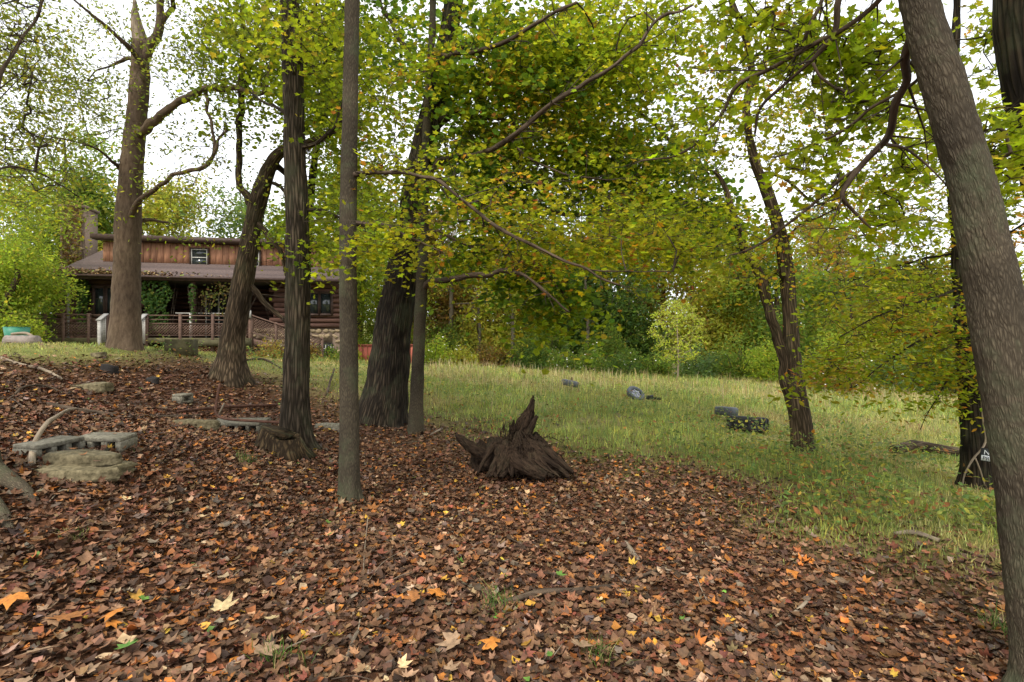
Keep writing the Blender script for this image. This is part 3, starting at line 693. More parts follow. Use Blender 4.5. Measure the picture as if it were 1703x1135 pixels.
# --- furrowed dark trunk with flared base
t = Tree('straight furrowed dark trunk with mossy flared base beside the broken stump', [(492, 748, 6.7, 58), (492, 700, 6.7, 50), (492, 650, 6.7, 45), (494, 560, 6.7, 40), (495, 450, 6.7, 39), (494, 350, 6.7, 38), (490, 250, 6.7, 36), (488, 150, 6.7, 34), (485, 60, 6.7, 32), (482, 0, 6.7, 30), (476, -200, 6.7, 26), (470, -500, 6.7, 18)],
         M_BK_FUR, 72, .03, disp_furrow(.016, 30, 2.4), root_flare(5, 2.2, .15, .42, .6), name='furrowed_tree', seed=21.)
t.limb([(500, 245, 6.7, 9), (525, 240, 6.6, 7), (545, 222, 6.5, 6), (563, 195, 6.5, 4), (575, 150, 6.6, 3)])
t.limb([(480, 190, 6.8, 8), (460, 180, 7, 6), (435, 168, 7.2, 4), (412, 150, 7.4, 3)])
t.limb([(488, 125, 6.45, 7), (494, 90, 6.4, 5), (508, 50, 6.4, 4), (526, 0, 6.4, 3), (540, -80, 6.4, 3)])
t.limb([(500, 98, 6.8, 6), (520, 108, 6.9, 5), (545, 100, 7, 4), (565, 60, 7.1, 3)])
t.limb([(504, 350, 6.7, 7), (540, 352, 6.8, 5), (590, 372, 6.8, 4), (640, 380, 6.8, 3)])
t.crown([(500, 30, 6.7, 90, 120, 1.6, 60), (470, -330, 6.7, 400, 150, 2.5, 120), (590, 130, 7.2, 80, 130, 1.4, 60), (545, 390, 6.8, 60, 60, .9, 26), (620, 340, 6.8, 60, 50, .9, 20)],
        MAPLE_LO, .095, 16, .22, pal_patch([(3, (.12, .18, .025)), (3, YG)], [(3, YG), (.6, YEL)], .8, .3), rmax=.025)

# --- slim foreground trunk
t = Tree('slim straight grey trunk nearest the middle with one long right branch', [(582, 838, 5, 40), (581, 800, 5, 36), (581, 700, 5, 33), (580, 600, 5, 31), (579, 400, 5, 29), (580, 300, 5, 28), (582, 200, 5, 26), (584, 100, 5, 26), (586, 0, 5, 25), (588, -300, 5, 20), (588, -700, 5, 12)],
         M_BK_GREY, 84, .02, disp_fine(.007), root_flare(5, .8, .10, .6, .5), name='slim_maple_tree', seed=33.)
t.limb([(584, 293, 5, 11), (600, 290, 4.95, 8), (640, 287, 4.9, 7), (700, 292, 4.8, 6), (745, 312, 4.75, 6), (790, 350, 4.7, 6), (850, 393, 4.65, 5.5), (910, 420, 4.6, 5), (970, 448, 4.6, 4), (1030, 478, 4.6, 3)], mat=M_DKWOOD, segs=10, step=.04)
t.limb([(590, 370, 5, 6), (640, 375, 4.9, 5), (690, 400, 4.9, 4), (740, 420, 4.8, 2)], mat=M_DKWOOD, segs=8)
t.limb([(970, 448, 4.6, 3), (1040, 452, 4.7, 2.4), (1120, 450, 4.8, 2)], mat=M_DKWOOD, segs=6)
PAL_FR = pal_patch([(4, (.21, .24, .018)), (3, (.27, .27, .02)), (1, GRN)], [(3, YEL), (2, ORG), (2, YG), (.5, (.3, .09, .03))], 1.6, .42)
t.crown([(700, 270, 5.3, 110, 50, .6, 18), (880, 350, 5.4, 170, 85, .6, 46), (1060, 400, 5.3, 160, 52, .6, 42), (590, -450, 5, 500, 150, 2, 60), (650, 150, 6.4, 60, 60, .5, 6), (640, 390, 4.8, 70, 36, .6, 16)],
        MAPLE_LO, .08, 22, .22, PAL_FR, rmax=.016, step=.16, singles=150, tilt=.38, flat=.13)

# --- big oak
t = Tree('thick dark leaning oak with deeply ridged bark at the meadow edge', [(632, 708, 9.5, 82), (637, 680, 9.5, 76), (644, 640, 9.5, 70), (652, 560, 9.5, 62), (665, 480, 9.5, 56), (679, 400, 9.5, 50), (692, 320, 9.5, 44), (707, 240, 9.5, 39), (727, 150, 9.5, 35), (746, 60, 9.5, 31), (762, -50, 9.5, 27), (790, -300, 9.5, 18)],
         M_BK_DARK, 90, .045, disp_furrow(.03, 15, 1.6), root_flare(6, 1.4, .3, .22, .5), name='oak_tree', seed=41.)
t.limb([(728, 205, 9.5, 20), (745, 192, 9.4, 14), (765, 190, 9.2, 10), (790, 196, 9., 8), (840, 200, 8.8, 6), (900, 230, 8.6, 5)], mat=M_DKWOOD)
t.limb([(745, 100, 9.5, 16), (800, 60, 9.8, 12), (870, 55, 10, 9), (960, 100, 10.2, 7), (1060, 180, 10.2, 6), (1130, 250, 10.2, 5), (1180, 290, 10.2, 4)], mat=M_DKWOOD)
t.limb([(712, 262, 9.4, 12), (770, 285, 9.3, 9), (830, 310, 9.2, 8), (890, 340, 9.2, 7), (950, 360, 9.2, 5), (1000, 350, 9.2, 4)], mat=M_DKWOOD)
t.limb([(735, 160, 9.6, 10), (680, 90, 9.8, 7), (640, 20, 10, 5), (620, -60, 10, 4)], mat=M_DKWOOD)
t.limb([(830, 310, 9.2, 7), (850, 380, 9., 6), (880, 430, 8.8, 5), (930, 480, 8.7, 4), (950, 520, 8.7, 3)], mat=M_DKWOOD)
PAL_OAK = pal_patch([(4, (.065, .14, .026)), (3, (.095, .175, .03)), (1, YG)], [(2, YG), (3, (.12, .19, .02)), (.6, YEL)], .55, .05)
t.crown([(1060, 290, 10, 140, 95, 1.5, 120), (860, 130, 9.6, 170, 150, 2., 140), (800, 290, 9, 110, 70, 1.3, 44), (935, 508, 8.8, 48, 42, .5, 17), (870, 455, 9.0, 60, 36, .6, 15), (820, 400, 9.2, 80, 50, .9, 18), (830, -250, 10, 420, 170, 3, 90), (650, 40, 11, 80, 110, 1.0, 34), (960, 130, 10.5, 180, 130, 1.6, 90), (1170, 370, 10.4, 70, 60, 1, 44)],
        MAPLE_5, .135, 36, .36, PAL_OAK, rmax=.04, tilt=.42, flat=.13, lmul=1.6)

# --- slim tree beside the oak
t = Tree('slim brown trunk just right of the leaning oak', [(690, 724, 8.6, 28), (692, 690, 8.6, 24), (697, 560, 8.6, 20), (701, 480, 8.6, 20), (704, 400, 8.6, 18), (706, 300, 8.6, 15), (710, 200, 8.6, 13), (716, 100, 8.6, 12), (720, 0, 8.6, 11), (722, -300, 8.6, 8)],
         M_BK_GREY, 32, .06, disp_smooth(.008), root_flare(4, .5, .15, .3), name='young_maple_tree', seed=51.)
t.limb([(702, 484, 8.6, 12), (712, 472, 8.5, 9), (740, 465, 8.2, 10), (775, 460, 7.9, 10), (815, 458, 7.6, 9), (850, 452, 7.4, 7), (890, 470, 7.3, 5), (925, 500, 7.2, 4), (945, 520, 7.2, 3)], mat=M_DKWOOD)
t.limb([(705, 378, 8.6, 6), (745, 392, 8.5, 5), (790, 415, 8.4, 4), (830, 416, 8.3, 4), (868, 440, 8.2, 2)], mat=M_DKWOOD)
t.limb([(718, 90, 8.6, 8), (770, 90, 8.1, 8), (825, 78, 7.5, 7), (885, 42, 7.2, 6), (960, 3, 7.1, 5)], mat=M_DKWOOD)
t.limb([(706, 300, 8.6, 9), (742, 264, 8.2, 9), (800, 255, 7.7, 9), (845, 232, 7.3, 9), (880, 205, 7.1, 8), (940, 160, 6.9, 8), (1000, 124, 6.8, 7), (1060, 76, 6.7, 6), (1090, 35, 6.7, 5), (1150, 8, 6.6, 4)], mat=M_DKWOOD)
t.limb([(850, 232, 8, 4), (880, 262, 7.8, 3.5), (940, 290, 7.6, 3), (1010, 300, 7.6, 2)], mat=M_DKWOOD, segs=8)
t.limb([(884, 380, 7.9, 1.6), (886, 405, 7.9, 1.6), (888, 418, 7.9, 2)], mat=M_DKWOOD, segs=6, skel=False)
PAL_Y = pal_patch([(4, (.22, .27, .016)), (3, (.15, .23, .018)), (2, (.30, .31, .02))], [(2, YG), (3, YEL), (1.2, ORG)], 1.0, .42)
t.crown([(900, 70, 8.6, 240, 110, 1.1, 130), (1080, 60, 8.0, 130, 100, 1., 60), (960, 230, 8.5, 200, 90, 1.0, 78), (1070, 355, 7.8, 180, 60, 1.0, 66), (820, 430, 8.2, 80, 34, .8, 14), (740, -250, 8.6, 350, 130, 2, 90), (630, 220, 10.4, 80, 100, .6, 26), (940, 410, 8, 90, 40, 1, 16)],
        MAPLE_LO, .112, 30, .33, PAL_Y, rmax=.022, step=.22, tilt=.4, flat=.13, lmul=1.5)
dl = leaves(OAK, P(888, 438, 7.9) + RNG.normal(0, 1, (60, 3)) * np.array([.035, .035, .10]), RNG.uniform(.06, .10, 60), 1.2, pick([(1, (.07, .035, .02)), (1, (.12, .06, .035))], 60))
o = mk('dead_leaf_clump', dl[0], dl[1], M_LITTER, t.root, t.base, {'Col': ('FLOAT_COLOR', dl[2])}); o['label'] = 'brown clump of dead leaves hanging from a twig'; o['kind'] = 'stuff'

# --- forked tree, right of centre
t = Tree('forked tree with two leaning stems standing in the grass', [(1337, 752, 7.8, 40), (1333, 715, 7.8, 37), (1328, 680, 7.8, 37), (1322, 640, 7.8, 34), (1317, 580, 7.8, 27), (1312, 500, 7.8, 25), (1305, 430, 7.8, 24), (1295, 380, 7.8, 22), (1276, 320, 7.8, 20), (1259, 280, 7.8, 17), (1246, 230, 7.8, 14), (1241, 180, 7.8, 13), (1250, 120, 7.8, 12), (1236, 50, 7.8, 10), (1216, 0, 7.8, 9), (1195, -100, 7.8, 7)],
         M_BK_MID, 48, .05, disp_furrow(.013, 26, 2.2), root_flare(4, .2, .12, .25), name='forked_tree', seed=61.)
t.limb([(1325, 690, 7.8, 26), (1312, 640, 7.8, 22), (1300, 585, 7.8, 20), (1285, 530, 7.8, 18), (1264, 460, 7.8, 16), (1240, 415, 7.8, 13), (1224, 370, 7.8, 11), (1210, 320, 7.8, 9), (1190, 285, 7.8, 6)], segs=28, disp=disp_furrow(.010, 26, 2.2))
t.limb([(1248, 160, 7.8, 8), (1265, 120, 7.8, 6), (1280, 70, 7.8, 5), (1290, 0, 7.8, 4)])
t.limb([(1275, 470, 7.8, 7), (1290, 455, 7.8, 6), (1308, 440, 7.8, 6)], skel=False)
t.limb([(1306, 400, 7.8, 5), (1340, 370, 7.7, 3.5), (1400, 345, 7.5, 2.5)])
t.limb([(1262, 290, 7.8, 7), (1300, 292, 7.9, 6), (1345, 330, 8, 5), (1400, 355, 8.1, 4), (1450, 400, 8.2, 3)])
PAL_R = pal_patch([(3, (.18, .21, .03)), (2, (.23, .25, .03)), (1, (.28, .24, .04))], [(2, YEL), (1, ORG), (2, YG)], .7, .25)
t.crown([(1290, 150, 7.8, 150, 150, 1.6, 130), (1420, 290, 8., 150, 110, 1.2, 58), (1240, -150, 7.8, 260, 120, 2, 60), (1190, 200, 8, 90, 140, 1.2, 40), (1280, 380, 7.8, 80, 60, .8, 26), (1240, 430, 7.8, 90, 50, .9, 22)],
        MAPLE_5, .076, 13, .24, PAL_R, rmax=.02, tilt=.6)

# --- dark trunk with vine and low yellow branches
VT = Tree('very dark trunk wrapped by a climbing vine with low yellow branches', [(1630, 818, 6.2, 66), (1626, 760, 6.2, 58), (1621, 700, 6.2, 54), (1614, 600, 6.2, 48), (1601, 500, 6.2, 32), (1594, 400, 6.2, 26), (1588, 330, 6.2, 23), (1586, 250, 6.2, 20), (1588, 150, 6.2, 17), (1592, 0, 6.2, 14), (1600, -250, 6.2, 9)],
         M_BK_DARK, 48, .04, disp_furrow(.014, 24, 2.2), root_flare(5, 1.1, .14, .35), name='vine_clad_tree', seed=71.)
t = VT
for q in ([(1600, 540, 6.2, 7), (1560, 552, 6.0, 5), (1500, 585, 5.8, 4), (1440, 630, 5.7, 2), (1400, 660, 5.6, 1)], [(1598, 480, 6.2, 7), (1540, 500, 6, 5), (1470, 520, 5.8, 4), (1400, 560, 5.7, 2)],
          [(1596, 420, 6.2, 6), (1540, 430, 6.3, 5), (1470, 450, 6.5, 3), (1400, 470, 6.6, 2)], [(1604, 600, 6.2, 5), (1570, 640, 6, 3), (1548, 680, 5.9, 2), (1530, 715, 5.9, 1)]):
    t.limb(q, segs=8)
t.limb([(1628, 560, 5.95, 3), (1634, 690, 5.95, 4), (1639, 735, 5.92, 4), (1618, 764, 5.9, 4), (1604, 790, 5.92, 3), (1600, 812, 5.95, 3)], segs=8, mat=M_PALEWOOD, name='vine', skel=False)
t.limb([(1622, 762, 5.9, 3), (1630, 782, 5.92, 3), (1638, 808, 5.95, 2.5)], segs=8, mat=M_PALEWOOD, name='vine', skel=False)
PAL_V = pal_patch([(4, (.23, .28, .02)), (2, (.15, .23, .025)), (1, YEL)], [(3, YEL), (2, ORG), (3, YG)], 1.3, .25)
t.crown([(1480, 500, 5.9, 130, 70, .8, 52), (1480, 595, 5.8, 110, 50, .7, 30), (1540, 420, 6.4, 100, 80, .9, 42), (1560, 610, 6.0, 60, 70, .4, 20), (1500, 330, 6.6, 120, 80, 1, 44), (1600, 200, 6.3, 110, 160, 1, 60), (1420, 440, 6.4, 80, 50, .7, 26), (1600, -200, 6.2, 260, 140, 1.6, 60), (1600, 590, 5.9, 30, 80, .25, 30), (1380, 610, 6, 60, 40, .5, 14)],
        BEECH_4, .085, 20, .23, PAL_V, rmax=.014, step=.16, tilt=.4, flat=.14)

# --- grey leaning foreground trunk at the right edge
FT = Tree('big leaning smooth grey trunk in the right foreground', [(1748, 1235, 2.5, 135), (1740, 1135, 2.5, 116), (1722, 1000, 2.5, 108), (1702, 800, 2.5, 106), (1670, 600, 2.5, 104), (1654, 500, 2.5, 100), (1635, 400, 2.5, 92), (1614, 300, 2.5, 84), (1586, 200, 2.5, 80), (1556, 100, 2.5, 76), (1528, 0, 2.5, 68), (1508, -120, 2.5, 64), (1490, -350, 2.5, 56), (1480, -700, 2.5, 40)],
         M_BK_GREY, 190, .011, disp_fine(.010), root_flare(5, .9, .1, .25, sub=.25), name='leaning_maple_tree', seed=81.)
t = FT
t.limb([(1532, 30, 2.5, 26), (1512, 90, 2.62, 17), (1492, 170, 2.8, 15), (1474, 232, 2.95, 14), (1436, 275, 3.05, 12), (1414, 302, 3.1, 11), (1403, 328, 3.1, 9), (1424, 352, 3.15, 6), (1452, 388, 3.2, 4)], step=.03, mat=M_DKWOOD)
t.limb([(1436, 275, 3.05, 8), (1400, 300, 3.15, 7), (1340, 348, 3.3, 6), (1270, 400, 3.5, 4), (1215, 425, 3.7, 2)], step=.03, mat=M_DKWOOD)
t.limb([(1474, 240, 2.95, 6), (1510, 250, 2.9, 5), (1545, 278, 2.9, 4), (1575, 305, 2.9, 3)], step=.03, mat=M_DKWOOD)
t.limb([(1540, 120, 2.6, 8), (1510, 145, 2.8, 7), (1450, 182, 3., 6), (1390, 222, 3.2, 5), (1290, 262, 3.5, 3), (1220, 262, 3.6, 2)], step=.04, mat=M_DKWOOD)
t.limb([(1500, -60, 2.7, 11), (1460, 3, 2.9, 10), (1400, 48, 3.1, 9), (1320, 95, 3.3, 8), (1240, 135, 3.5, 7), (1222, 150, 3.5, 7), (1200, 192, 3.6, 6), (1160, 235, 3.7, 5), (1120, 260, 3.8, 4), (1070, 268, 3.9, 3)], step=.03, mat=M_DKWOOD)
t.limb([(1420, -60, 3.1, 13), (1398, 5, 3.1, 12), (1385, 55, 3.15, 10), (1352, 105, 3.2, 8), (1310, 138, 3.3, 6), (1270, 178, 3.4, 5), (1252, 225, 3.5, 4)], step=.03, mat=M_DKWOOD)
t.limb([(1385, -60, 3.3, 9), (1365, 5, 3.3, 8), (1348, 45, 3.3, 7), (1332, 78, 3.35, 5)], step=.03, mat=M_DKWOOD)
t.limb([(1352, 105, 3.2, 6), (1365, 125, 3.2, 5), (1390, 148, 3.2, 4)], step=.03, mat=M_DKWOOD)
PAL_NEAR = pal_patch([(4, (.19, .27, .022)), (4, (.24, .31, .025)), (1, (.30, .33, .03))], [(4, YG), (1, YEL), (.15, ORG)], 1.5, .4)
t.crown([(1390, 70, 3.5, 130, 75, .35, 60), (1440, 170, 3.4, 80, 50, .3, 26), (1280, 60, 3.8, 120, 90, .4, 40), (1540, 240, 3.5, 70, 90, .3, 14), (1500, 300, 3.5, 80, 50, .3, 8), (1650, 60, 4.5, 60, 90, .3, 14), (1668, 190, 2.9, 20, 60, .15, 5), (1350, 270, 3.4, 100, 60, .35, 12), (1180, 200, 3.7, 80, 60, .3, 10), (1400, -300, 3.2, 350, 180, 1, 130), (1100, -300, 3.6, 300, 150, 1, 60), (1660, 250, 3, 50, 90, .2, 16), (1440, 360, 3.3, 80, 40, .3, 8)],
        MAPLE_HI, .098, 9, .10, PAL_NEAR, rmax=.01, step=.10, singles=280, tilt=.5, flat=.5)

# --- dark trunk top right
t = Tree('dark furrowed trunk leaning out of frame at the upper right edge', [(1790, 950, 3.7, 105), (1784, 800, 3.7, 98), (1768, 500, 3.7, 92), (1752, 350, 3.7, 90), (1730, 250, 3.7, 88), (1708, 150, 3.7, 86), (1696, 60, 3.7, 84), (1692, 0, 3.7, 82), (1680, -200, 3.7, 74), (1660, -600, 3.7, 50)],
         M_BK_DARK, 64, .03, disp_furrow(.014, 24, 2.2), root_flare(), name='dark_trunk_tree', seed=91.)
t.crown([(1700, -250, 3.9, 200, 150, 1, 60), (1680, 330, 4.8, 60, 80, .4, 20), (1660, 480, 5, 50, 70, .5, 10)], MAPLE, .085, 12, .12, pal_patch([(2, YG), (1, (.12, .18, .02))], [(2, YEL), (2, ORG)], 1., .3), rmax=.014, step=.15)

# --- left edge tree
t = Tree('grey trunk with spreading mossy roots cut by the left edge', [(-34, 822, 3.7, 72), (-36, 740, 3.7, 66), (-40, 650, 3.7, 64), (-52, 400, 3.7, 60), (-66, 150, 3.7, 56), (-78, -100, 3.7, 52), (-90, -500, 3.7, 36)],
         M_BK_GREY, 64, .03, disp_furrow(.008, 24, 3), root_flare(5, 2.6, .12, .5, .5), name='edge_tree', seed=95.)
for (q, w0) in ((( -20, 765), 40), ((-10, 800), 34), ):
    pass
def root(tr, pxs, r0, r1):
    pts = []
    for k_, (px, py) in enumerate(pxs):
        p = G(px, py); f_ = k_ / (len(pxs) - 1); p[2] += (1 - f_) * r0 * 1.1 - f_ * r1 * .6; pts.append(p)
    V, Fc, B = tube(np.array(pts), np.linspace(r0, r1, len(pts)), 18, step=.03, disp=disp_furrow(.008, 24, 3), seed=5.)
    mk('root', V, Fc, tr.mat, tr.root, tr.base, {'bark': ('FLOAT_VECTOR', B)}, True)
root(t, [(-25, 800), (0, 806), (34, 820), (60, 838)], .085, .025)
root(t, [(-30, 838), (0, 862), (18, 885)], .06, .02)
t.limb([(-50, 300, 3.7, 14), (-20, 180, 3.9, 9), (40, 60, 4.2, 6), (110, -60, 4.5, 4)], mat=M_DKWOOD)
t.limb([(-50, 330, 3.7, 10), (0, 280, 4.2, 5), (70, 290, 4.8, 4), (130, 330, 5.2, 2)], mat=M_DKWOOD)
t.crown([(20, 60, 4.8, 120, 120, .9, 56), (30, 250, 5, 100, 80, .8, 34), (-100, -250, 4.2, 350, 150, 1.5, 70), (250, -250, 5.2, 220, 140, 1.2, 50)],
        BEECH_4, .058, 15, .17, pal_simple([(3, (.10, .13, .025)), (2, (.15, .17, .03)), (1, (.22, .2, .04))]), rmax=.014, step=.2, tilt=.6)

# canopy trees standing just outside the picture (they shade the forest floor)
for k_, (px, Yt, lab) in enumerate([(-900, 3.5, 'maple standing outside the picture left of the camera'), (2700, 2.6, 'maple standing outside the picture right of the camera')]):
    t = Tree(lab, [(px, 900, Yt, 90), (px, 200, Yt, 80), (px, -800, Yt, 60), (px, -1800, Yt, 30)], M_BK_GREY, 20, .2, disp_smooth(.02), root_flare(), name='neighbour_tree')
    t.crown([(px, -1100, Yt, 900, 500, 2.5, 130)], OVAL, .2, 16, .4, pal_simple([(2, YG), (1, GRN)]), rmax=.03)

# ------------------------------------------------------------------ background trees
def far_tree(name, label, x, y, h, cr, pal, n=150, nl=34, ls=.22, trunk_r=.18, cbot=.25, lean=0., twigr=.03, tm=OVAL, group=None, tilt=.8, spread=.42, mat=None):
    z0 = h1(x, y); base = np.array([x, y, z0]); r = empty(name, base, label, 'tree', group)
    pts = np.array([[x, y, z0 - .3], [x + lean * .3 + RNG.normal(0, .1), y, z0 + h * .35], [x + lean * .7 + RNG.normal(0, .15), y, z0 + h * .65], [x + lean, y, z0 + h * .93]])
    V, Fc, B = tube(pts, [trunk_r * 1.2, trunk_r, trunk_r * .6, trunk_r * .15], 9, step=.8, disp=disp_smooth(.02))
    mk('trunk', V, Fc, mat or M_BK_MID, r, base, {'bark': ('FLOAT_VECTOR', B)}, True)
    nodes, _ = resample(pts, [1, 1, 1, 1], .5); nodes = nodes[nodes[:, 2] > z0 + h * cbot * .8]
    nc = max(5, int(n / 14)); hh = RNG.uniform(cbot, .97, nc)
    prof = np.sin(np.clip((hh - cbot * .6) / (1.05 - cbot * .6), 0, 1) * math.pi) ** .6
    a = RNG.uniform(0, 6.283, nc); rr = cr * prof * RNG.uniform(.35, 1., nc)
    cen = np.stack([x + lean * hh + rr * np.cos(a), y + rr * np.sin(a), z0 + h * hh], -1)
    T = cen[RNG.integers(0, nc, n)] + RNG.normal(0, 1, (n, 3)) * np.array([.26 * cr, .26 * cr, .2 * cr + .02 * h])
    T[:, 2] = np.maximum(T[:, 2], z0 + .3)
    crown(r, base, nodes, T, tm, ls, nl, spread, pal, step=.7, rmax=.07, flat=.6, tilt=tilt, twk=3)
    return r
PG = lambda *a: pal_simple(list(a))
p_dark = PG((4, (.045, .09, .026)), (2, (.07, .125, .032)), (.6, (.13, .15, .04)))
p_mid = PG((4, (.09, .155, .035)), (2, (.14, .20, .045)), (.5, (.25, .22, .05)))
p_bright = PG((4, (.16, .24, .035)), (3, (.22, .29, .04)), (.6, (.34, .30, .05)))
p_blue = PG((4, (.085, .15, .07)), (2, (.12, .18, .085)))
p_yel = PG((4, (.30, .31, .06)), (3, (.24, .28, .055)), (1, (.33, .22, .05)))
p_rust = PG((3, (.21, .12, .055)), (2, (.16, .13, .05)), (1.5, (.26, .20, .07)), (1, (.12, .14, .05)))
def FX(px, Y): return (px - 851.5) / F * Y
BT = [ # px, Y, h, crown r, palette, n, label
 (725, 34, 11, 2.6, p_rust, 150, 'rust tinted tree at the wood edge just right of the slim trunk'),
 (775, 38, 13, 3.2, p_mid, 180, 'mid green tree in the wood edge behind the long limb of the slim trunk'),
 (830, 33, 8, 2.8, p_yel, 170, 'low olive yellow tree at the wood edge above the uprooted stump'),
 (880, 40, 14, 3.4, p_dark, 190, 'tall dark green tree in the middle of the wood edge'),
 (945, 34, 9, 2.9, p_dark, 180, 'dense dark green tree behind the leaning post in the meadow'),
 (1000, 37, 12, 3.0, p_mid, 170, 'green tree at the wood edge left of the sapling'),
 (1050, 34, 8.5, 2.8, p_dark, 180, 'dark bushy tree in shade left of the pale sapling'),
 (1100, 40, 13, 3.0, p_rust, 150, 'brownish thin tree rising behind the pale sapling'),
 (1160, 36, 10, 2.8, p_yel, 160, 'yellow green tree behind the right side of the sapling'),
 (1215, 33, 7.5, 2.6, p_yel, 130, 'olive yellow tree at the wood edge left of the forked trunk'),
 (1262, 38, 10, 2.8, p_mid, 150, 'green tree seen between sapling and forked trunk'),
 (1300, 31, 8.2, 2.6, p_mid, 140, 'low green tree directly behind the forked trunk'),
 (1352, 40, 11.5, 2.9, p_rust, 130, 'thin brown tree at the wood edge right of the forked trunk'),
 (1390, 46, 14, 3.4, p_blue, 150, 'tall bluish green tree right of the forked trunk against the sky'),
 (1455, 48, 13, 3.6, p_blue, 150, 'rounded bluish tree further right against the sky'),
 (1420, 33, 6.8, 2.8, p_yel, 140, 'low yellow tree behind the drooping yellow branches'),
 (1500, 36, 8.6, 3.0, p_mid, 140, 'green tree behind the low branches of the vine clad trunk'),
 (1560, 33, 8., 2.8, p_yel, 130, 'yellow green tree partly behind the vine clad trunk'),
 (1640, 34, 8., 2.8, p_mid, 120, 'green tree behind the leaning foreground trunk'),
 (1720, 26, 7.5, 2.8, p_yel, 100, 'yellowing tree at the far right edge'),
 (590, 27, 7.5, 2.1, p_bright, 190, 'bright yellow green tree at the right end of the house'),
 (632, 30, 9, 2.3, p_bright, 170, 'bright green tree above the red board fence'),
 (560, 33, 12, 2.6, p_mid, 150, 'green tree rising behind the right end of the roof'),
 (690, 36, 10, 2.4, p_rust, 130, 'brownish tree between the oak and the slim trunk'),
 (395, 36, 12.5, 3.2, p_blue, 200, 'rounded bluish green tree behind the middle of the roof'),
 (470, 40, 12, 3., p_mid, 150, 'green tree behind the roof right of the crooked tree'),
 (262, 34, 11.5, 2.5, p_yel, 140, 'olive yellow tree behind the roof right of the smooth trunk'),
 (165, 34, 11.5, 2.6, p_mid, 140, 'thin green tree behind the chimney'),
 (95, 33, 15, 2.5, p_mid, 130, 'tall narrow poplar like tree rising left of the chimney'),
 (-22, 22, 7.2, 2.2, p_bright, 240, 'bright green leafy tree hiding the left end of the house'),
 (14, 17.5, 3.7, 1.1, p_bright, 150, 'small bright yellow green tree left of the porch'),
 (-40, 19, 7., 2.6, p_bright, 170, 'bright green tree cut by the left picture edge'),
 (-10, 30, 10.5, 3., p_blue, 150, 'greyish green tree high behind the left edge'),
]
for (px, Y, h, cr, pal, n, lab) in BT:
    sm = Y < 24
    far_tree('background_tree', lab, FX(px, Y), Y, h, cr, pal, n=int(n * 1.35), nl=34, ls=.34 if Y > 30 else (.19 if not sm else .15), trunk_r=.10 + .008 * h, cbot=.12 if 'low' in lab or 'bright' in lab or 'dense' in lab or 'dark' in lab else .2, lean=random.uniform(-.5, .5), spread=.5 if Y > 30 else .36, twigr=.03,
             tm=OVAL)
# bare grey trunks standing at the wood edge
for k_, (px, Y, h, r_, lab) in enumerate([(748, 32, 9, .17, 'pale bare trunk at the wood edge right of the slim trunk'), (795, 31, 5, .13, 'short dark bare trunk at the wood edge above the stump'), (850, 30.5, 5, .14, 'dark bare trunk at the middle of the wood edge'), (975, 31, 6, .12, 'dark bare trunk in the shade behind the meadow post')]):
    x, y = FX(px, Y), Y; b = np.array([x, y, h1(x, y)]); rt = empty('bare_tree', b, lab, 'tree')
    V, Fc, B = tube([b + [0, 0, -.2], b + [.1, 0, h * .5], b + [-.1, 0, h]], [r_, r_ * .8, r_ * .4], 10, step=.4, disp=disp_smooth(.02)); mk('trunk', V, Fc, M_BK_GREY, rt, b, {'bark': ('FLOAT_VECTOR', B)}, True)
    n_ = 14; zz = RNG.uniform(.4, .95, n_) * h; st_ = b + np.stack([np.zeros(n_), np.zeros(n_), zz], -1); en = st_ + RNG.normal(0, 1, (n_, 3)) * [.9, .9, .4]
    V, Q_, B = prisms(st_, en, np.full(n_, .03), np.full(n_, .01), 4); mk('branches', V, Q_, M_BK_GREY, rt, b, {'bark': ('FLOAT_VECTOR', B)}, True)['kind'] = 'stuff'
# the deep wood behind: one mass
n = 52000; ang = RNG.uniform(math.radians(-62), math.radians(62), n); dist = RNG.uniform(44, 74, n); x = dist * np.sin(ang) * 1.1; y = dist * np.cos(ang) + 6
top = 13.5 + 2.8 * n2(x, y, .11, 3, 2.); top = np.where(x > 12, top * np.clip(1 - (x - 12) / 40, .55, 1), top); top = np.where(x < -14, top * np.clip(1 + (x + 14) / 28, .42, 1), top)
z = H(x, y) + top * RNG.uniform(0, 1, n) ** 1.25
k = fbm(np.stack([x, y, z], -1) * .38, 2) > -.22; x, y, z = x[k], y[k], z[k]
C_ = pick([(4, (.075, .14, .042)), (3, (.11, .18, .055)), (2, (.19, .21, .06)), (.6, (.2, .13, .06))], len(x)); pt = n2(x, z, .2, 2, 9.)[:, None]; C_ = np.clip(C_ * (1 + .5 * pt), 0, 1)
V, f, C = leaves(OVAL, np.stack([x, y, z], -1), RNG.uniform(.4, .85, len(x)), .9, C_)
n_ = 110; a = RNG.uniform(math.radians(-50), math.radians(50), n_); d = RNG.uniform(37, 62, n_); tx, ty = d * np.sin(a), d * np.cos(a); tz = H(tx, ty); hh = RNG.uniform(4, 9, n_)
V2, Q2, B2 = prisms(np.stack([tx, ty, tz - .2], -1), np.stack([tx + RNG.normal(0, .5, n_), ty, tz + hh], -1), RNG.uniform(.1, .24, n_), np.full(n_, .06), 6)
o = mk('woodland', np.vstack([V, V2]), [f, Q2 + len(V)], [M_LEAF, M_BK_DARK], attrs={'Col': ('FLOAT_COLOR', np.vstack([C, np.tile([.1, .07, .05, 1], (len(V2), 1))])), 'bark': ('FLOAT_VECTOR', np.vstack([V * 0, B2]))}, matidx=np.concatenate([np.zeros(len(f)), np.ones(len(Q2))]))
tag(o, 'deep mixed autumn woodland behind the trees at the meadow edge', 'woodland', kind='stuff')

